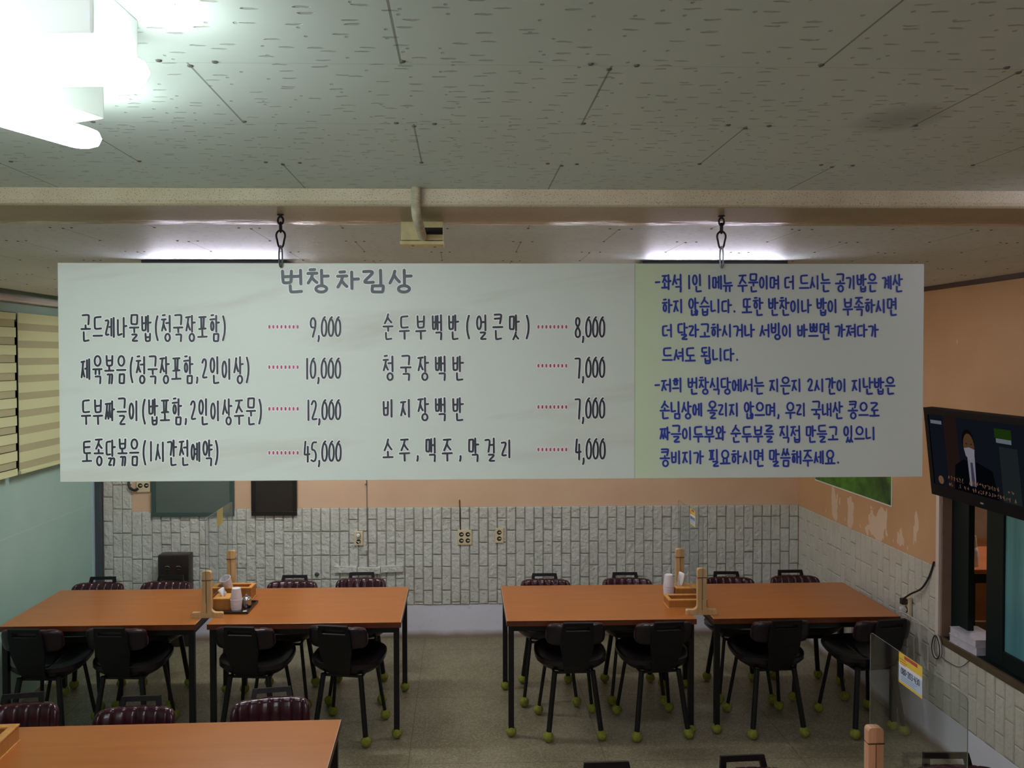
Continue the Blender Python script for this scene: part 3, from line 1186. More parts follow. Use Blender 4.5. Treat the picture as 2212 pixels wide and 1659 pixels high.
def chain(label, x):
    t = thing('hanging_chain', label, 'chain', (x, YS - .006, 2.735), 0, 'chains holding the menu board')
    def loop(pts, r=.0026):
        return MB().tube(catmull(pts, 5, True), r, 8, True)
    def oval(z0, z1, w, plane):
        zc, h = (z0 + z1) / 2, (z1 - z0) / 2
        out = []
        for k in range(16):
            a = 2 * PI * k / 16
            c, s = math.cos(a) * w, math.sin(a) * h
            out.append((c, 0, zc + s) if plane == 'x' else (0, c, zc + s))
        return out
    mb = MB().lathe([(.009, 0), (.009, -.003), (.004, -.004), (.004, -.008), (0, -.008)], (0, 0, 0), 14)
    mb.tube(oval(-.026, -.006, .007, 'x'), .0028, 8, True)
    mb.build('eye_hook', 'iron', t, True)
    MB().tube(oval(-.046, -.021, .0055, 'y'), .003, 8, True).build('link', 'iron', t, True)
    loop([(0, 0, -.041), (.009, 0, -.047), (.0115, 0, -.056), (.009, 0, -.068), (.0065, 0, -.08), (.003, 0, -.086), (0, 0, -.087), (-.003, 0, -.086), (-.0065, 0, -.08), (-.009, 0, -.068), (-.0115, 0, -.056), (-.009, 0, -.047)]).build('carabiner', 'iron', t, True)
    MB().tube([(q[0] * .55, q[1] * .3 - .002, q[2]) for q in oval(-.139, -.082, .008, 'x')], .0022, 8, True).build('link', 'steel', t, True)


chain('black carabiner chain holding the menu board near its title', -.4755)
chain('black carabiner chain holding the menu board over its green note panel', .6895)

# electric box and conduit on the beam
t = thing('junction_box', 'cream electric box fixed under the beam in front of the menu board top', 'junction box', (-.1115, 2.27, 2.735))
mb = MB().mat('box_cream').box(-.0575, .0585, 0, .07, -.052, 0, .002).box(-.0605, .0605, -.004, .07, -.064, -.054, .0015)
mb.mat('dark_hole').box(.006, .0575, -.0006, .004, -.036, -.017)
for xx, yy in ((-.026, .022), (.034, .046)):
    mb.lathe([(0, -.0648), (.0042, -.0646), (.0042, -.06)], (xx, yy, 0), 12)
mb.build('body', None, t)
pts = catmull([(-.113, 2.018, 2.777), (-.1135, 2.016, 2.752), (-.114, 2.026, 2.728), (-.1135, 2.06, 2.712), (-.112, 2.13, 2.704), (-.1105, 2.2, 2.698), (-.109, 2.268, 2.692)], 14)
mb = MB()
mb.tube(pts, [.0108 + (.0014 if i % 2 else -.0008) for i in range(len(pts))], 14)
tag(mb.build('conduit', 'conduit', None, True), 'ribbed cream conduit curving from the ceiling down to the electric box', 'conduit')

# ------------------------------------------------------------------ tables
TW, TD, TH = 1.18, .77, .73


def ball(mb, c, r=.033):
    prof = [(r * math.sin(PI * k / 10), -r * math.cos(PI * k / 10)) for k in range(11)]
    prof[0] = (0, -r)
    prof[-1] = (0, r)
    return mb.lathe(prof, c, 18)


def make_table(label, w=TW):
    t = thing('dining_table', label, 'table', (0, 0, 0), 0, 'wood-topped tables on black frames')
    mb = MB()
    x0, x1, y0, y1 = -w / 2, w / 2, -TD / 2, TD / 2
    mb.mat('wood').poly([(x0 + .003, y0 + .003, TH), (x1 - .003, y0 + .003, TH), (x1 - .003, y1 - .003, TH), (x0 + .003, y1 - .003, TH)])
    z1, z0 = TH - .0015, TH - .034
    q = [(x0, y0), (x1, y0), (x1, y1), (x0, y1)]
    qi = [(x0 + .003, y0 + .003), (x1 - .003, y0 + .003), (x1 - .003, y1 - .003), (x0 + .003, y1 - .003)]
    for i in range(4):
        a, b = q[i], q[(i + 1) % 4]
        ai, bi = qi[i], qi[(i + 1) % 4]
        mb.mat('wood_edge').poly([(a[0], a[1], z0), (b[0], b[1], z0), (b[0], b[1], z1), (a[0], a[1], z1)])
        mb.mat('lip' if i in (1, 3) else 'wood').poly([(a[0], a[1], z1), (b[0], b[1], z1), (bi[0], bi[1], TH), (ai[0], ai[1], TH)])
    mb.mat('wood_edge').poly([(q[k][0], q[k][1], z0) for k in (3, 2, 1, 0)])
    mb.build('tabletop', None, t)
    mb = MB()
    i, s = .018, .03
    mb.box(x0 + i, x1 - i, y0 + i, y0 + i + s, .660, .6955).box(x0 + i, x1 - i, y1 - i - s, y1 - i, .660, .6955)
    mb.box(x0 + i, x0 + i + s, y0 + i + s, y1 - i - s, .660, .6955).box(x1 - i - s, x1 - i, y0 + i + s, y1 - i - s, .660, .6955)
    mb.build('frame', 'black_metal', t)
    for sx in (0, 1):
        for sy in (0, 1):
            lx = x0 + .012 if not sx else x1 - .012 - .034
            ly = y0 + .012 if not sy else y1 - .012 - .034
            l = MB().box(lx, lx + .034, ly, ly + .034, .03, .6955, .003).build('leg', 'black_metal', t)
            ball(MB(), (lx + .017, ly + .017, .033)).build('tennis_ball', 'tennis_felt', l, True)
    return t


YT = 5.769 - TD / 2
XA, XBt, XC, XD = -2.812, -2.812 + 1.181 + .0687, .2677, .2677 + 1.181 + .1036
tab = make_table('brown table along the mint wall in the far left pair')
tab.location = (XA + TW / 2, YT, 0)
copy_thing(tab, (XBt + TW / 2, YT, 0), 0, 'brown table on the aisle in the far left pair, carrying the black tray')
copy_thing(tab, (XC + TW / 2, YT, 0), 0, 'brown table on the aisle in the far right pair, carrying the wooden cutlery box')
copy_thing(tab, (XD + TW / 2, YT + .003, 0), .004, 'empty brown table against the right wall, far right pair')
ft = make_table('brown table in the bottom left corner of the photo, closest to the camera', 1.85)
ft.location = (-.544 - .925 + .004, 3.667 - TD / 2 - .022, 0)
ft.rotation_euler = (0, 0, .022)
copy_thing(tab, (XC + TW / 2 + .02, 2.955 - TD / 2, 0), 0, 'brown table at the bottom edge on the right, aisle side, below the frame')
copy_thing(tab, (XD + TW / 2 + .015, 2.955 - TD / 2, 0), 0, 'brown table at the bottom edge on the right, wall side, below the frame')


# ------------------------------------------------------------------ chairs
def make_chair(label, group):
    t = thing('dining_chair', label, 'chair', (0, 0, 0), 0, group)
    # bucket seat
    NA, rings = 36, [0, .2, .4, .6, .75, .87, .95, 1.0]
    def outline(th):
        c, s = math.cos(th), math.sin(th)
        a, b = .226, (.21 if s > 0 else .185)
        e = 2.7
        k = (abs(c / a) ** e + abs(s / b) ** e) ** (-1 / e)
        return k * c, k * s
    def zt(x, y, r):
        g = sum(math.exp(-((x - q) / .006) ** 2) for q in (-.15, -.1, -.05, 0, .05, .1, .15))
        return .446 + .07 * y + .062 * r ** 3 - .014 * max(0, (r - .87) / .13) ** 2 - .005 * g * (r < .9)
    def zb(x, y, r):
        return .394 + .078 * r ** 3.4 + .12 * max(y, -.1) * (.3 + r)
    top, bot = [], []
    for r in rings:
        tr, br = [], []
        for k in range(NA):
            x, y = outline(2 * PI * k / NA)
            x, y = x * r, y * r
            tr.append((x, y, zt(x, y, r)))
            br.append((x, y, min(zb(x, y, r), zt(x, y, r) - .004)))
        top.append(tr)
        bot.append(br)
    mb = MB()
    mb.mat('vinyl_black').grid(top, closed_u=True)
    mb.mat('vinyl_black').grid(bot, closed_u=True)
    n = len(rings)
    mb.mat('vinyl_dark')
    for k in range(NA):
        l = (k + 1) % NA
        mb.face(((n - 1) * NA + k, (n - 1) * NA + l, n * NA + (n - 1) * NA + l, n * NA + (n - 1) * NA + k))
    mb.build('seat', None, t, True)
    # padded backrest with upright channels
    rows = []
    NX = 61
    for i in range(NX):
        s = math.sin(PI / 2 * (-1 + 2 * i / (NX - 1))) * .9995
        x = .182 * s
        h = .070 * (1 - abs(s) ** 9) ** .3
        d = .030 * (1 - abs(s) ** 9) ** .3
        g = sum(math.exp(-((x - q) / .0045) ** 2) for q in (-.147, -.098, -.049, 0, .049, .098, .147))
        ring = []
        for k in range(18):
            a = 2 * PI * k / 18
            c, sn = math.cos(a), math.sin(a)
            yy = d * (abs(c) ** .55) * (1 if c > 0 else -1)
            zz = h * (abs(sn) ** .55) * (1 if sn > 0 else -1)
            if c > -.2 or sn > .3:
                yy -= (.007 * g if c > 0 else 0)
                zz -= .002 * g * (sn > 0)
            ring.append((x, -.245 + .036 * s * s + yy - zz * .24, .672 + zz))
        rows.append(ring)
    mb = MB().mat('vinyl').grid(rows, closed_u=True)
    mb.mat('vinyl_dark')
    mb.mi = [1 if (f % 18) in (5, 6, 7, 8, 9, 10, 11, 12) else 0 for f in range(len(mb.f))]
    mb.face(range(18))
    mb.face([(NX - 1) * 18 + k for k in range(18)])
    mb.build('backrest', None, t, True)
    # back plate rising into the carrying handle
    mb = MB()
    path = [(-.135, .412), (-.185, .43), (-.222, .47), (-.25, .54), (-.268, .6), (-.283, .66), (-.297, .712)]
    pl = [Vector((0, a, b)) for a, b in path]
    def strip(x0, x1, pts, th=.007, x2=None, x3=None):
        x2 = x0 if x2 is None else x2
        x3 = x1 if x3 is None else x3
        fr, bk = [], []
        m = len(pts)
        for i, q in enumerate(pts):
            tg = (pts[min(i + 1, m - 1)] - pts[max(i - 1, 0)]).normalized()
            nn = Vector((0, -tg.z, tg.y))
            f = i / max(1, m - 1)
            a, b = x0 + (x2 - x0) * f, x1 + (x3 - x1) * f
            fr.append([Vector((a, 0, 0)) + q - nn * th, Vector((b, 0, 0)) + q - nn * th])
            bk.append([Vector((a, 0, 0)) + q + nn * th, Vector((b, 0, 0)) + q + nn * th])
        rows = [[p[0], p[1], r[1], r[0]] for p, r in zip(fr, bk)]
        mb.grid(rows, closed_u=True)
        k = len(mb.v) - 4 * m
        mb.face((k, k + 1, k + 2, k + 3))
        mb.face([k + 4 * (m - 1) + j for j in range(4)])
    strip(-.052, .052, pl[:5], .006, -.1, .1)
    strip(-.1, .1, pl[4:], .006, -.098, .098)
    hp = [Vector((0, a, b)) for a, b in [(-.297, .71), (-.305, .74), (-.311, .765)]]
    strip(-.098, -.074, hp, .008, -.089, -.066)
    strip(.074, .098, hp, .008, .066, .089)
    strip(-.089, .089, [Vector((0, -.3095, .746)), Vector((0, -.3145, .768))], .0085)
    mb.build('back_frame', 'black_plastic', t)
    mb = MB()
    for sx in (-1, 1):
        mb.tube([(sx * .12, -.15, .402), (sx * .13, .14, .418)], .009, 8)
    mb.tube([(-.12, -.13, .40), (.12, -.13, .40)], .009, 8)
    mb.tube([(-.13, .13, .416), (.13, .13, .416)], .009, 8)
    mb.build('seat_frame', 'black_metal', t, True)
    for sx in (-1, 1):
        for fx, fy, tx, ty, tz, r in ((.165, -.2, .118, -.15, .415, .0165), (.178, .19, .13, .13, .428, .0115)):
            l = MB().tube([(sx * fx, fy, .028), (sx * tx, ty, tz)], r, 12).build('leg', 'black_metal', t, True)
            ball(MB(), (sx * fx, fy, .033)).build('tennis_ball', 'tennis_felt', l, True)
    return t


G1, G2, G3, G4 = 'chairs on the near side of the far tables', 'chairs along the back wall', 'chairs behind the bottom left table', 'chairs at the bottom edge on the right'
spots = [
    # near side, facing the back wall
    (-2.565, 5.145, -.03, 'dark chair seen from behind at the far left, beside the mint wall', G1),
    (-2.065, 5.15, -.05, 'dark chair seen from behind, second from the mint wall, left of the partition post', G1),
    (-1.29, 5.14, -.10, 'dark chair seen from behind, in front of the table with the black tray', G1),
    (-.715, 5.14, -.18, 'dark chair seen from behind, turned towards the aisle, at the left tables', G1),
    (.678, 5.15, .03, 'dark chair seen from behind on the right tables, closest to the aisle', G1),
    (1.205, 5.145, .09, 'dark chair seen from behind, left of the gap between the two right tables', G1),
    (1.935, 5.15, .05, 'dark chair seen from behind, right of the gap between the two right tables', G1),
    (2.55, 5.14, .12, 'dark chair seen from behind in front of the right wall, partly behind the clear panel', G1),
    # far side, facing the camera
    (-2.60, 5.66, PI + .02, 'burgundy chair facing the camera, closest to the mint wall in the back row', G2),
    (-2.132, 5.675, PI - .02, 'burgundy chair facing the camera in front of the dark brown case', G2),
    (-1.225, 5.655, PI, 'shiny burgundy chair facing the camera, right of the tissue and cups', G2),
    (-.736, 5.715, PI + .03, 'shiny burgundy chair facing the camera under the loose brick strip', G2),
    (.59, 5.640, PI - .02, 'burgundy chair facing the camera on the right tables, closest to the aisle', G2),
    (1.185, 5.647, PI - .02, 'burgundy chair facing the camera, left of the white paper cups', G2),
    (1.926, 5.645, PI - .05, 'burgundy chair facing the camera, just right of the right partition', G2),
    (2.43, 5.670, PI, 'burgundy chair facing the camera in the right back corner', G2),
    # behind the bottom left table
    (-.872, 3.625, PI + .16, 'burgundy chair with shiny upright channels behind the bottom left table', G3),
    (-1.497, 3.545, PI + .05, 'dim burgundy chair in the middle behind the bottom left table', G3),
    (-2.03, 3.60, PI + .18, 'dim burgundy chair at the left edge behind the bottom left table', G3),
    # behind the table at the bottom right
    (.57, 2.852, PI + .03, 'black chair handle just showing at the bottom edge, closest to the aisle', G4),
    (1.127, 2.89, PI + .05, 'black chair handle at the bottom edge left of the pinkish partition post', G4),
    (1.922, 2.885, PI - .04, 'black chair handle at the bottom edge right of the pinkish partition post', G4),
]
ch0 = make_chair(spots[0][3], spots[0][4])
ch0.location = (spots[0][0], spots[0][1], 0)
ch0.rotation_euler = (0, 0, spots[0][2])
for x, y, r, lab, grp in spots[1:]:
    copy_thing(ch0, (x, y, 0), r, lab, grp)


# ------------------------------------------------------------------ partitions
def t_outline(w, hb, sw, h, fr):
    """inverted T with rounded inner corners"""
    pts = [(-w / 2, 0), (w / 2, 0), (w / 2, hb - .006), (w / 2 - .006, hb), (sw / 2 + fr, hb)]
    for k in range(1, 7):
        a = PI / 2 * k / 6
        pts.append((sw / 2 + fr - fr * math.sin(a), hb + fr - fr * math.cos(a)))
    pts += [(sw / 2, h - .012), (sw / 2 - .004, h - .003), (sw / 2 - .012, h), (-sw / 2 + .012, h), (-sw / 2 + .004, h - .003), (-sw / 2, h - .012)]
    for k in range(6, 0, -1):
        a = PI / 2 * k / 6
        pts.append((-(sw / 2 + fr - fr * math.sin(a)), hb + fr - fr * math.cos(a)))
    pts += [(-(sw / 2 + fr), hb), (-w / 2 + .006, hb), (-w / 2, hb - .006)]
    return pts


def partition(label, x, y0, y1, post, stick, tilt=0.):
    t = thing('table_partition', label, 'partition', (x, (y0 + y1) / 2, TH), tilt, 'clear partitions on wooden feet')
    L = (y1 - y0) / 2
    mb = MB()
    z0, z1 = .1, .625
    yz = [(-L, z0), (L, z0), (L, z1 - .012), (L - .004, z1 - .003), (L - .012, z1), (-L + .012, z1), (-L + .004, z1 - .003), (-L, z1 - .012)]
    n = len(yz)
    mb.mat('acrylic').poly([(-.0015, a, b) for a, b in yz]).poly([(.0015, a, b) for a, b in yz[::-1]])
    mb.mat('acrylic_edge')
    for k in range(n):
        a, b = yz[k], yz[(k + 1) % n]
        mb.poly([(-.0015, a[0], a[1]), (-.0015, b[0], b[1]), (.0015, b[0], b[1]), (.0015, a[0], a[1])])
    mb.build('panel', None, t)
    for sy in (-1, 1):
        yc = sy * (L - .03)
        ol = t_outline(.195, .032, .055, .292, .028)
        for dy in (-1,):
            p = MB().mat(post).prism(ol, lambda u, v, d: (u, yc + d, v), -.016, .016).build('post', None, t)
        mb = MB().mat('elastic')
        zb = .235
        mb.tube([(-.029, yc - .018, zb), (.029, yc - .018, zb + .001), (.029, yc + .018, zb), (-.029, yc + .018, zb)], .0022, 6, True)
        mb.build('band', None, p)
        MB().box(-.0015, .0015, yc - .0168, yc - .0158, .03, .232).build('slot', 'slot_dark', p)
    # sticker hanging at the top edge
    if stick:
        sy0, sy1 = stick
        yc = (y0 + y1) / 2
        a, b = sy0 - yc, sy1 - yc
        zt, zb = .626, .522
        mb = MB()
        fx = -.0022
        H = zt - zb
        q = lambda ya, yb, za, zc, d: [(fx - d, ya, za), (fx - d, yb, za), (fx - d, yb, zc), (fx - d, ya, zc)]
        mb.mat('yellow_print').poly(q(a, b, zb, zt, 0))
        mb.mat('blue_print').poly(q(a, b, zb + H * .08, zb + H * .55, .0002))
        mb.mat('paper').poly(q(a, b, zb + H * .55, zb + H * .66, .0002))
        mb.mat('red_print').poly(q(a + (b - a) * .2, a + (b - a) * .76, zt - H * .14, zt - H * .03, .0002))
        fn = lambda u, v, d: (fx - d, a + (b - a) * (1 - u), zt - H * v)
        mb.mat('ink')
        for s in text_strokes('080-203-430', .1, .9, .44, .72):
            ribbon(mb, s, .022, fn, .0005)
        mb.mat('ink_grey')
        for v, u1 in ((.74, .8), (.8, .7), (.86, .75)):
            ribbon(mb, [(.12, v), (u1, v)], .018, fn, .0005)
        mb.mat('red_print')
        for v, u1 in ((.2, .3), (.28, .36), (.35, .3)):
            ribbon(mb, [(.06, v), (u1, v)], .02, fn, .0005)
        mb.build('sticker', None, t, fix=False)
    return t


partition('clear partition standing between the two left tables', -1.6, 5.105, 5.70, 'post_wood', (5.36, 5.49), .0)
partition('clear partition standing between the two right tables', 1.503, 5.06, 5.64, 'post_wood', (5.225, 5.345))
partition('clear partition with a big yellow sticker at the bottom right', 1.484, 2.345, 2.92, 'post_wood_pink', (2.58, 2.722))


# ------------------------------------------------------------------ things on the tables
def open_box(name, label, cat, x, y, w, d, h, rim, rot=0., fill=.008):
    t = thing(name, label, cat, (x, y, TH), rot)
    th = .011
    mb = MB().mat('box_wood_dark')
    mb.box(-w / 2, w / 2, -d / 2, -d / 2 + th, 0, h - .008).box(-w / 2, w / 2, d / 2 - th, d / 2, 0, h - .008)
    mb.box(-w / 2, -w / 2 + th, -d / 2 + th, d / 2 - th, 0, h - .008).box(w / 2 - th, w / 2, -d / 2 + th, d / 2 - th, 0, h - .008)
    mb.box(-w / 2 + th, w / 2 - th, -d / 2 + th, d / 2 - th, 0, fill)
    mb.build('body', None, t)
    mb = MB().mat('box_wood')
    e = .003
    mb.box(-w / 2 - e, w / 2 + e, -d / 2 - e, -d / 2 + rim, h - .008, h, .0015).box(-w / 2 - e, w / 2 + e, d / 2 - rim, d / 2 + e, h - .008, h, .0015)
    mb.box(-w / 2 - e, -w / 2 + rim, -d / 2 + rim, d / 2 - rim, h - .008, h, .0015).box(w / 2 - rim, w / 2 + e, -d / 2 + rim, d / 2 - rim, h - .008, h, .0015)
    mb.build('rim', None, t)
    MB().box(-w / 2 - .005, w / 2 + .005, -d / 2 - .005, d / 2 + .005, -.0, .006, .001).build('base', 'box_wood', t)
    return t


def tissue_box(label, x, y, w, d, h, rot, tshape):
    t = thing('tissue_box', label, 'tissue box', (x, y, TH), rot)
    MB().box(-w / 2, w / 2, -d / 2, d / 2, 0, h - .008, .001).build('body', 'box_wood_dark', t)
    MB().box(-w / 2 - .003, w / 2 + .003, -d / 2 - .003, d / 2 + .003, h - .008, h, .0015).build('lid', 'box_wood', t)
    rows = []
    for i in range(9):
        v = i / 8
        r = []
        for k in range(13):
            u = -1 + k / 6
            wd = tshape[0] * (.45 + .75 * v - .25 * v * v)
            r.append((u * wd + .012 * v * tshape[2], .012 * math.sin(u * 5 + v * 2) + .02 * (v - .3) * math.cos(u * 3), h - .004 + tshape[1] * v * (1 - .35 * abs(u - .25 * tshape[2]) ** 2.2)))
        rows.append(r)
    o = MB().grid(rows).build('tissue', 'paper', t, True)
    sol = o.modifiers.new('thick', 'SOLIDIFY')
    sol.thickness = .0012
    return t


def cup_profile(r0, r1, h):
    return [(0, 0), (r0 * .9, 0), (r0, .004), (r1, h - .004), (r1 + .0022, h - .002), (r1 + .0022, h), (r1 - .001, h), (r0 - .001, .006), (0, .006)]


# left junction
open_box('cutlery_box', 'deep open wooden cutlery box behind the tissue on the left tables', 'cutlery box', -1.545, 5.535, .262, .118, .088, .022, -.02, .056)
t = thing('serving_tray', 'dark brown serving tray under the paper cups on the left tables', 'tray', (-1.482, 5.312, TH), -.02)
MB().box(-.114, .114, -.117, .117, 0, .005, .002).build('base', 'tray_dark', t)
MB().box(-.122, .122, -.125, -.117, .001, .016, .002).box(-.122, .122, .117, .125, .001, .016, .002).box(-.122, -.114, -.117, .117, .001, .016, .002).box(.114, .122, -.117, .117, .001, .016, .002).build('rim', 'tray_dark', t)
tissue_box('short wooden tissue box with a crumpled tissue beside the left cup stack', -1.553, 5.32, .1, .115, .074, 0, (.03, .055, -.5))
bpy.data.objects['tissue_box'].location.z = TH + .0052
t = thing('paper_cup_stack', 'white printed paper cup upside down on a cup stack, left tables', 'paper cups', (-1.450, 5.245, TH + .0052))
MB().lathe(cup_profile(.029, .036, .075), (0, 0, 0), 24).build('stack', 'cup_paper', t, True)
mb = MB()
for k in range(7):
    mb.lathe([(.0312 + .0008 * k, .012 + .008 * k), (.0326 + .0008 * k, .014 + .008 * k), (.0312 + .0008 * k, .016 + .008 * k)], (0, 0, 0), 24)
mb.build('rims', 'cup_paper', t, True)
MB().lathe([(.0365, .0755), (.0365, .078), (.027, .146), (.0245, .148), (.0242, .1445), (0, .1445)], (0, 0, 0), 24).build('top_cup', 'cup_paper', t, True)
mb = MB().mat('cup_print')
for k in range(7):
    a = math.radians(-128 + 11 * k)
    for zz in (.088,):
        r = .0352
        w = .0022
        c, s = math.cos(a), math.sin(a)
        mb.poly([(r * c - w * s * -1, r * s - w * c, zz), (r * c + w * s * -1, r * s + w * c, zz), ((r - .004) * c + w * s * -1, (r - .004) * s + w * c, zz + .011), ((r - .004) * c - w * s * -1, (r - .004) * s - w * c, zz + .011)])
mb.build('print', None, t, fix=False)
t = thing('paper_cup', 'tilted white paper cup leaning behind the tissue on the left tables', 'paper cup', (-1.572, 5.525, TH + .066))
rm = Matrix.Rotation(math.radians(-14), 3, 'Y') @ Matrix.Rotation(math.radians(22), 3, 'X')
MB().lathe(cup_profile(.027, .036, .09), (0, 0, 0), 24, rm).build('body', 'cup_paper', t, True)
t = thing('sugar_bowl', 'small steel pot with a knobbed lid beside the left cup stack', 'pot', (-1.405, 5.32, TH + .0052))
MB().lathe([(.024, 0), (.03, .004), (.031, .05), (.029, .052)], (0, 0, 0), 24).build('body', 'chrome', t, True)
l = MB().lathe([(.033, .052), (.031, .058), (.02, .068), (.006, .073), (0, .074)], (0, 0, 0), 24).build('lid', 'chrome', t, True)
MB().lathe([(.004, .073), (.0075, .079), (.005, .086), (0, .087)], (0, 0, 0), 14).build('knob', 'chrome', l, True)
tag(MB().box(-1.40, -1.377, 5.205, 5.225, TH + .0055, TH + .012, .001).build('sugar_packet', 'white_plastic'), 'tiny white packet lying on the dark tray', 'packet')

# right junction
open_box('cutlery_box', 'shallow open wooden cutlery box at the feet of the right partition', 'cutlery box', 1.452, 5.275, .25, .13, .056, .02, .0)
bpy.data.objects['cutlery_box.001'].scale = (1, 1, 1)
tissue_box('wooden tissue box with a standing white tissue on the right tables', 1.508, 5.475, .155, .11, .072, 0, (.034, .095, .9))
for q_ in bpy.data.objects:
    if q_.name == 'tissue.001':
        q_.location.x = -.045
t = thing('paper_cup_stack', 'plain white paper cups stacked on the right tables', 'paper cups', (1.352, 5.388, TH))
t.location = (1.392, 5.47, TH)
MB().lathe(cup_profile(.030, .036, .075), (0, 0, 0), 24).build('stack', 'cup_paper', t, True)
mb = MB()
for k in range(7):
    mb.lathe([(.0320 + .0008 * k, .012 + .008 * k), (.0332 + .0008 * k, .014 + .008 * k), (.0320 + .0008 * k, .016 + .008 * k)], (0, 0, 0), 24)
mb.build('rims', 'cup_paper', t, True)
MB().lathe([(.0365, .0755), (.0365, .078), (.027, .150), (.0245, .152), (.0242, .1485), (0, .1485)], (0, 0, 0), 24).build('top_cup', 'cup_paper', t, True)

# box on the bottom left table
open_box('cutlery_box', 'wooden box cut off by the left edge on the bottom left table', 'cutlery box', -2.03, 3.36, .30, .26, .075, .03, .05)

# ------------------------------------------------------------------ back wall things
def framed_board(name, label, x0, x1, z0, z1, key, frame):
    t = thing(name, label, 'wall board', ((x0 + x1) / 2, WB - .016, z0))
    w, h = (x1 - x0) / 2, z1 - z0
    MB().box(-w + .03, w - .03, -.014, .014, .03, h - .03).build('panel', key, t)
    f = .034
    MB().box(-w, w, -.022, .014, 0, f, .003).box(-w, w, -.022, .014, h - f, h, .003).box(-w, -w + f, -.022, .014, f, h - f, .003).box(w - f, w, -.022, .014, f, h - f, .003).build('frame', frame, t)
    return t


framed_board('wall_board', 'wide dark green framed board low on the back wall, left', -2.563, -1.89, 1.042, 1.95, 'board_green', 'board_frame')
framed_board('wall_board', 'narrow black framed board on the back wall, right of the green one', -1.748, -1.374, 1.044, 1.95, 'board_black', 'board_black_frame')

t = thing('storage_case', 'dark brown upright case with two silver clasps against the brick wall', 'case', (-2.35, 6.73, 0))
MB().box(-.125, .125, -.06, .06, 0, .752, .012).build('body', 'brown_case', t, True)
for sx in (-1, 1):
    MB().tube(catmull([(sx * .045 - .018, -.062, .652), (sx * .045 - .01, -.072, .662), (sx * .045 + .01, -.072, .662), (sx * .045 + .018, -.062, .652)], 4), .004, 8).box(sx * .045 - .019, sx * .045 + .019, -.066, -.06, .632, .64).build('clasp', 'chrome', t, True)


def outlet(name, label, w, h, sockets, at, axis='y', plug=None):
    t = thing(name, label, 'socket', at, 0 if axis == 'y' else -PI / 2)
    MB().box(-w / 2, w / 2, -.018, 0, -h / 2, h / 2, .004).build('plate', 'beige_plastic', t)
    for u, v in sockets:
        rm = Matrix.Rotation(PI / 2, 3, 'X')
        mb = MB().mat('dark_hole').lathe([(0, .0186), (.0175, .0186), (.0195, .0182)], (u, 0, v), 20, rm)
        mb.mat('beige_plastic').box(u - .006, u + .013, -.0205, -.018, v - .004, v + .005, .001)
        mb.build('socket', None, t)
    return t


yo = WB - .011
outlet('wall_socket', 'two-hole socket peeking out under the menu board beside the green board', .112, .09, [(-.024, .01), (.026, .01)], (-2.635, WB - .001, 1.288))
outlet('wall_socket', 'single socket with a white plug and cable on the brick wall', .075, .12, [(0, .028), (0, -.028)], (-.868, yo, .848))
outlet('wall_socket', 'square four-hole socket in the middle of the brick wall', .118, .124, [(-.027, .026), (.027, .026), (-.027, -.026), (.027, -.026)], (.014, yo, .848))
outlet('wall_socket', 'upright two-hole socket on the brick wall right of the four-hole one', .07, .125, [(0, .026), (0, -.026)], (.303, yo, .862))
# plug and cord
mb = MB()
rm = Matrix.Rotation(PI / 2, 3, 'X')
t = thing('power_plug', 'white plug with its thin cord in the single wall socket', 'plug', (-.868, yo - .018, .875))
MB().lathe([(.012, 0), (.018, .006), (.018, .018), (.01, .03), (0, .031)], (0, 0, 0), 16, rm).build('body', 'white_plastic', t, True)
MB().tube(catmull([(.0, -.028, -.004), (-.018, -.03, -.035), (.012, -.034, -.06), (-.01, -.03, -.08), (.02, -.022, -.115), (.05, -.012, -.125), (.075, -.006, -.118)], 6), .0032, 6).build('cord', 'cable_white', t, True)
t = thing('hanging_wire', 'grey cord with an inline switch hanging down the back wall', 'cord', (-.805, WB - .006, 1.5))
MB().tube([(-.006, -.004, .4), (-.008, -.003, -.13), (-.004, -.012, -.2)], .0032, 6).tube([(.006, 0, .4), (.006, 0, -.38), (.01, -.010, -.42), (.016, -.012, -.65), (.016, -.012, -.9)], .0036, 6).build('cord', 'cable_grey', t, True)
MB().box(-.016, .002, -.016, .002, -.2, -.13, .004).build('switch', 'beige_plastic', t)
MB().tube(catmull([(.014, -.014, -.71), (.004, -.02, -.73), (.012, -.022, -.75), (.0, -.018, -.76), (-.012, -.02, -.755)], 5), .003, 6).build('cord_loop', 'cable_white', t, True)
tag(MB().tube(catmull([(-.028, WB - .005, 1.16), (-.027, WB - .012, 1.08), (-.025, WB - .014, .98), (-.018, WB - .014, .908)], 6), .0045, 6).build('power_cable', 'cable_brown'), 'brown cable running down to the four-hole socket', 'cable')
tag(MB().tube(catmull([(-2.755, WB - .012, 1.34), (-2.74, WB - .03, 1.285), (-2.70, WB - .035, 1.262), (-2.672, WB - .024, 1.275)], 6), .011, 8).build('power_cable', 'cable_dark', None, True), 'black cable end beside the socket under the menu board', 'cable')
# loose horizontal brick strip
t = thing('brick_strip', 'loose strip of three brick pieces lying crosswise on the back wall', 'brick strip', (-.785, yo - .001, .586), 0)
for k in range(3):
    a = -.285 + .192 * k
    z = (.004, -.006, .006)[k]
    MB().box(a + .001, a + .19, -.026, 0, -.028 + z, .026 + z, .004, Matrix.Rotation(math.radians((.8, .3, -1.8)[k]), 3, 'Y')).build('brick', 'stone', t)
t = thing('pipe_stub', 'small capped metal pipe stub on the brick wall above the left tables', 'pipe', (-1.216, yo, .547))
MB().lathe([(.02, 0), (.02, .006), (.011, .008), (.011, .024), (0, .025)], (0, 0, 0), 16, Matrix.Rotation(PI / 2, 3, 'X')).build('cap', 'steel', t, True)

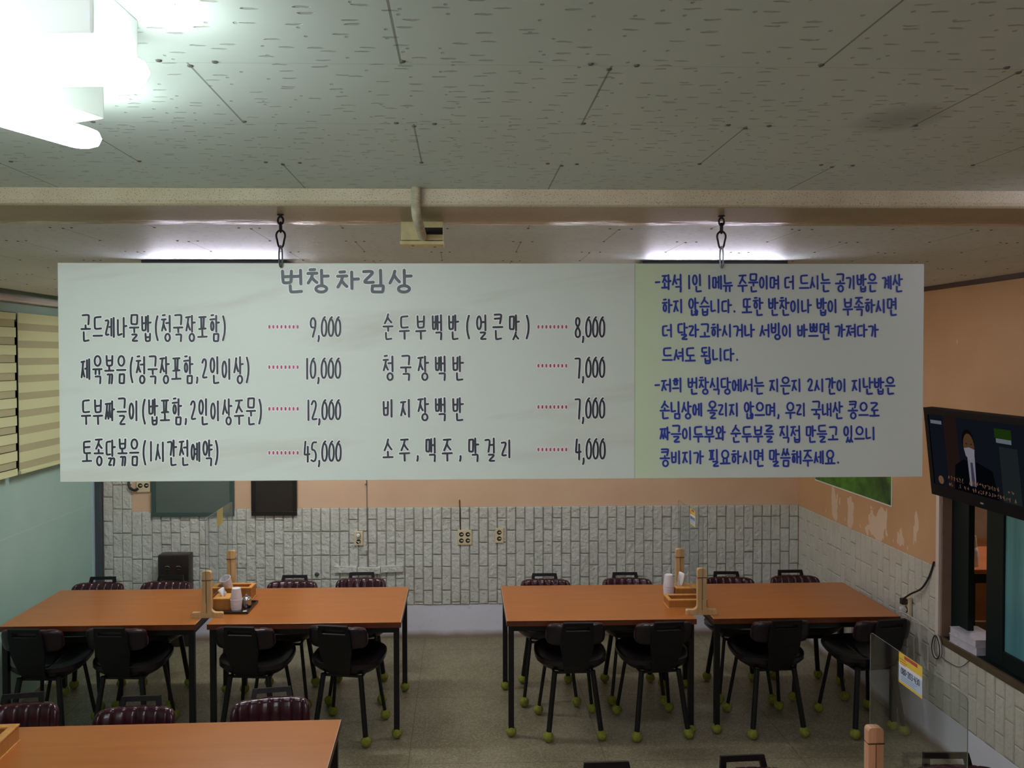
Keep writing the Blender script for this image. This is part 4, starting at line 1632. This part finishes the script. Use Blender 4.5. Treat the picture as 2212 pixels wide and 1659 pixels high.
# ------------------------------------------------------------------ right wall things
mb = MB()
mb.mat('paper').box(WR - .006, WR - .001, 5.31, 6.487, 1.357, 2.12)
mb.mat('poster').poly([(WR - .0066, 5.318, 1.366), (WR - .0066, 6.48, 1.366), (WR - .0066, 6.48, 2.112), (WR - .0066, 5.318, 2.112)])
tag(mb.build('leaf_poster'), 'green leafy poster on the peach right wall, mostly behind the menu board', 'poster')

yo2 = WR - .012
t = outlet('wall_socket', 'narrow upright socket on the right wall behind tangled plugs', .07, .12, [(0, .026), (0, -.026)], (yo2, 5.08, .775), 'x')
t = thing('power_plug', 'black plug and cable rising to the window from the right wall socket', 'plug', (yo2 - .02, 5.085, .80))
MB().box(-.03, 0, -.018, .018, -.02, .02, .006).build('body', 'cable_dark', t, True)
MB().tube(catmull([(-.02, -.0, .012), (-.012, -.08, .07), (.005, -.17, .13), (.018, -.23, .22), (.022, -.272, .32)], 6), .006, 8).build('cable', 'cable_dark', t, True)
t = thing('power_plug', 'white plug with a thin cable trailing to a coil below the window', 'plug', (yo2 - .02, 5.085, .748))
MB().box(-.034, 0, -.014, .014, -.016, .016, .005).build('body', 'white_plastic', t, True)
MB().tube(catmull([(-.03, .0, .0), (-.05, -.02, -.004), (-.03, -.06, -.01), (.0, -.16, -.03), (.008, -.25, -.045), (.004, -.315, -.055)], 6), .0036, 6).build('cable', 'cable_white', t, True)
t = thing('cable_coil', 'bundled grey cable loop hanging on the right wall below the window corner', 'cable', (WR - .022, 4.745, .63), 0)
for k in range(3):
    pts = []
    for j in range(20):
        a = 2 * PI * j / 20
        pts.append((-.004 * k, .040 * math.cos(a) * (1 - .2 * math.sin(a)) + .004 * k, .068 * math.sin(a) - .002 * k))
    MB().tube(pts, .0038, 6, True).build('loop', ('cable_grey', 'cable_white', 'cable_dark')[k], t, True)
MB().tube(catmull([(.0, -.03, -.045), (.004, -.08, -.055), (.006, -.2, -.045), (.012, -.28, .02)], 6), .002, 6).build('cable_tail', 'cable_dark', t, True)

# books on the sill
for k, (lab, z, h, rot, x0) in enumerate((('thick book with pale fore-edge on the window sill, bottom of the two', SILL, .046, .04, 0), ('soft thick book on top of the other on the window sill', SILL + .0465, .04, .0, .0))):
    t = thing('book', lab, 'book', (2.925, 4.555, z), rot, 'books on the window sill')
    MB().box(-.078, .078, -.118, .118, .003, h - .003, .002).build('pages', 'paper_page', t)
    mb = MB().mat('paper_page').box(-.082, .082, -.12, .12, 0, .003, .001).box(-.082, .082, -.12, .12, h - .003, h, .001).box(.078, .082, -.12, .12, .003, h - .003)
    mb.mat('ink_grey')
    if k:
        for q in range(9):
            yy = .09 - q * .011
            mb.box(-.06, -.06 + .03 + .05 * ((q * 37) % 10) / 10, yy, yy + .003, h, h + .0006)
    mb.build('cover', None, t)

# television on a wall arm, tilted down
TVY0, TVY1 = 3.42, 4.275
TZ = 1.855
tv = thing('television', 'black flat television on the right wall showing a masked speaker', 'television', (2.478, (TVY0 + TVY1) / 2, TZ))
tv.rotation_euler = (0, math.radians(-6.2), 0)
LW, LH = (TVY1 - TVY0) / 2, .232
mb = MB().mat('tv_black')
mb.box(0, .045, -LW, LW, -LH, LH, .008)
mb.box(.045, .075, -LW * .7, LW * .7, -LH * .7, LH * .7, .01)
mb.build('casing', None, tv)
bz = .035
mb = MB().box(-.006, .002, -LW, LW, LH - bz, LH, .002).box(-.006, .002, -LW, LW, -LH, -LH + .06, .002).box(-.006, .002, -LW, -LW + bz, -LH + .06, LH - bz, .002).box(-.006, .002, LW - bz, LW, -LH + .06, LH - bz, .002)
mb.build('bezel', 'tv_black', tv)
for k_, c_ in (('scr_bg', (30, 34, 44)), ('scr_brown', (52, 36, 34)), ('scr_grey', (46, 54, 56)), ('scr_suit', (12, 14, 20)), ('scr_skin', (112, 80, 54)), ('scr_mask', (176, 170, 186)), ('scr_shirt', (164, 164, 178)), ('scr_tie', (82, 76, 104)), ('scr_hair', (22, 18, 18)), ('scr_green', (44, 74, 24)), ('scr_white', (140, 150, 158)), ('scr_text', (150, 112, 84)), ('scr_eye', (60, 36, 26))):
    emis(k_, lin(c_)[:3], .34)
SW, SHt = LW - bz, (2 * LH - bz - .06)


def scr(u, v, d):
    """u 0..1 left to right as seen, v 0..1 downwards"""
    return (-.0005 - d, (LW - bz) - u * 2 * SW, (LH - bz) - v * SHt)


mb = MB()
def quad(key, u0, u1, v0, v1, d):
    mb.mat(key).poly([scr(u0, v0, d), scr(u1, v0, d), scr(u1, v1, d), scr(u0, v1, d)])
def blob(key, cu, cv, ru, rv, d):
    mb.mat(key).poly([scr(cu + ru * math.cos(2 * PI * k / 24), cv + rv * math.sin(2 * PI * k / 24), d) for k in range(24)])
quad('scr_bg', 0, 1, 0, 1, 0)
quad('scr_brown', .16, .3, 0, 1, .0001)
quad('scr_grey', .7, .86, .3, 1, .0001)
blob('scr_hair', .405, .3, .062, .16, .0002)
mb.mat('scr_suit').poly([scr(u, v, .0002) for u, v in ((.22, 1), (.25, .66), (.34, .56), (.47, .56), (.62, .64), (.66, 1))])
blob('scr_skin', .41, .36, .055, .165, .0003)
mb.mat('scr_shirt').poly([scr(u, v, .0003) for u, v in ((.385, .5), (.46, .5), (.45, .9), (.39, .9))])
mb.mat('scr_mask').poly([scr(u, v, .0004) for u, v in ((.358, .4), (.41, .38), (.465, .4), (.458, .5), (.415, .56), (.372, .5))])
mb.mat('scr_tie').poly([scr(u, v, .0004) for u, v in ((.412, .58), (.434, .58), (.444, .9), (.408, .9))])
blob('scr_eye', .388, .335, .008, .01, .0004)
blob('scr_eye', .436, .335, .008, .01, .0004)
quad('scr_white', .015, .14, .075, .125, .0003)
quad('scr_green', .67, .82, .075, .2, .0003)
quad('scr_white', .68, .815, .2, .255, .0004)
blob('scr_text', .075, .92, .03, .06, .0003)
rr = random.Random(3)
for v in (.86, .95):
    u = .16
    while u < .8:
        w = rr.uniform(.014, .024)
        if rr.random() > .15:
            mb.mat('scr_text')
            for sgk in range(3):
                a = (u + rr.uniform(0, w), v - .03 + rr.uniform(0, .06))
                b = (u + rr.uniform(0, w), v - .03 + rr.uniform(0, .06))
                ribbon(mb, [a, b], .006, scr, .0005)
        u += w + .008
mb.build('screen', None, tv, fix=False)
MB().mat('scr_white')
mb = MB().mat('chrome').box(-.0068, -.006, -.012, .012, -LH + .022, -LH + .030)
mb.build('badge', None, tv)
mb = MB().box(.075, .11, -.1, .1, -.1, .1).box(.11, .29, -.025, .025, -.03, .03).box(.28, .345, -.06, .06, -.11, .11)
mb.build('wall_bracket', 'tv_black', tv)
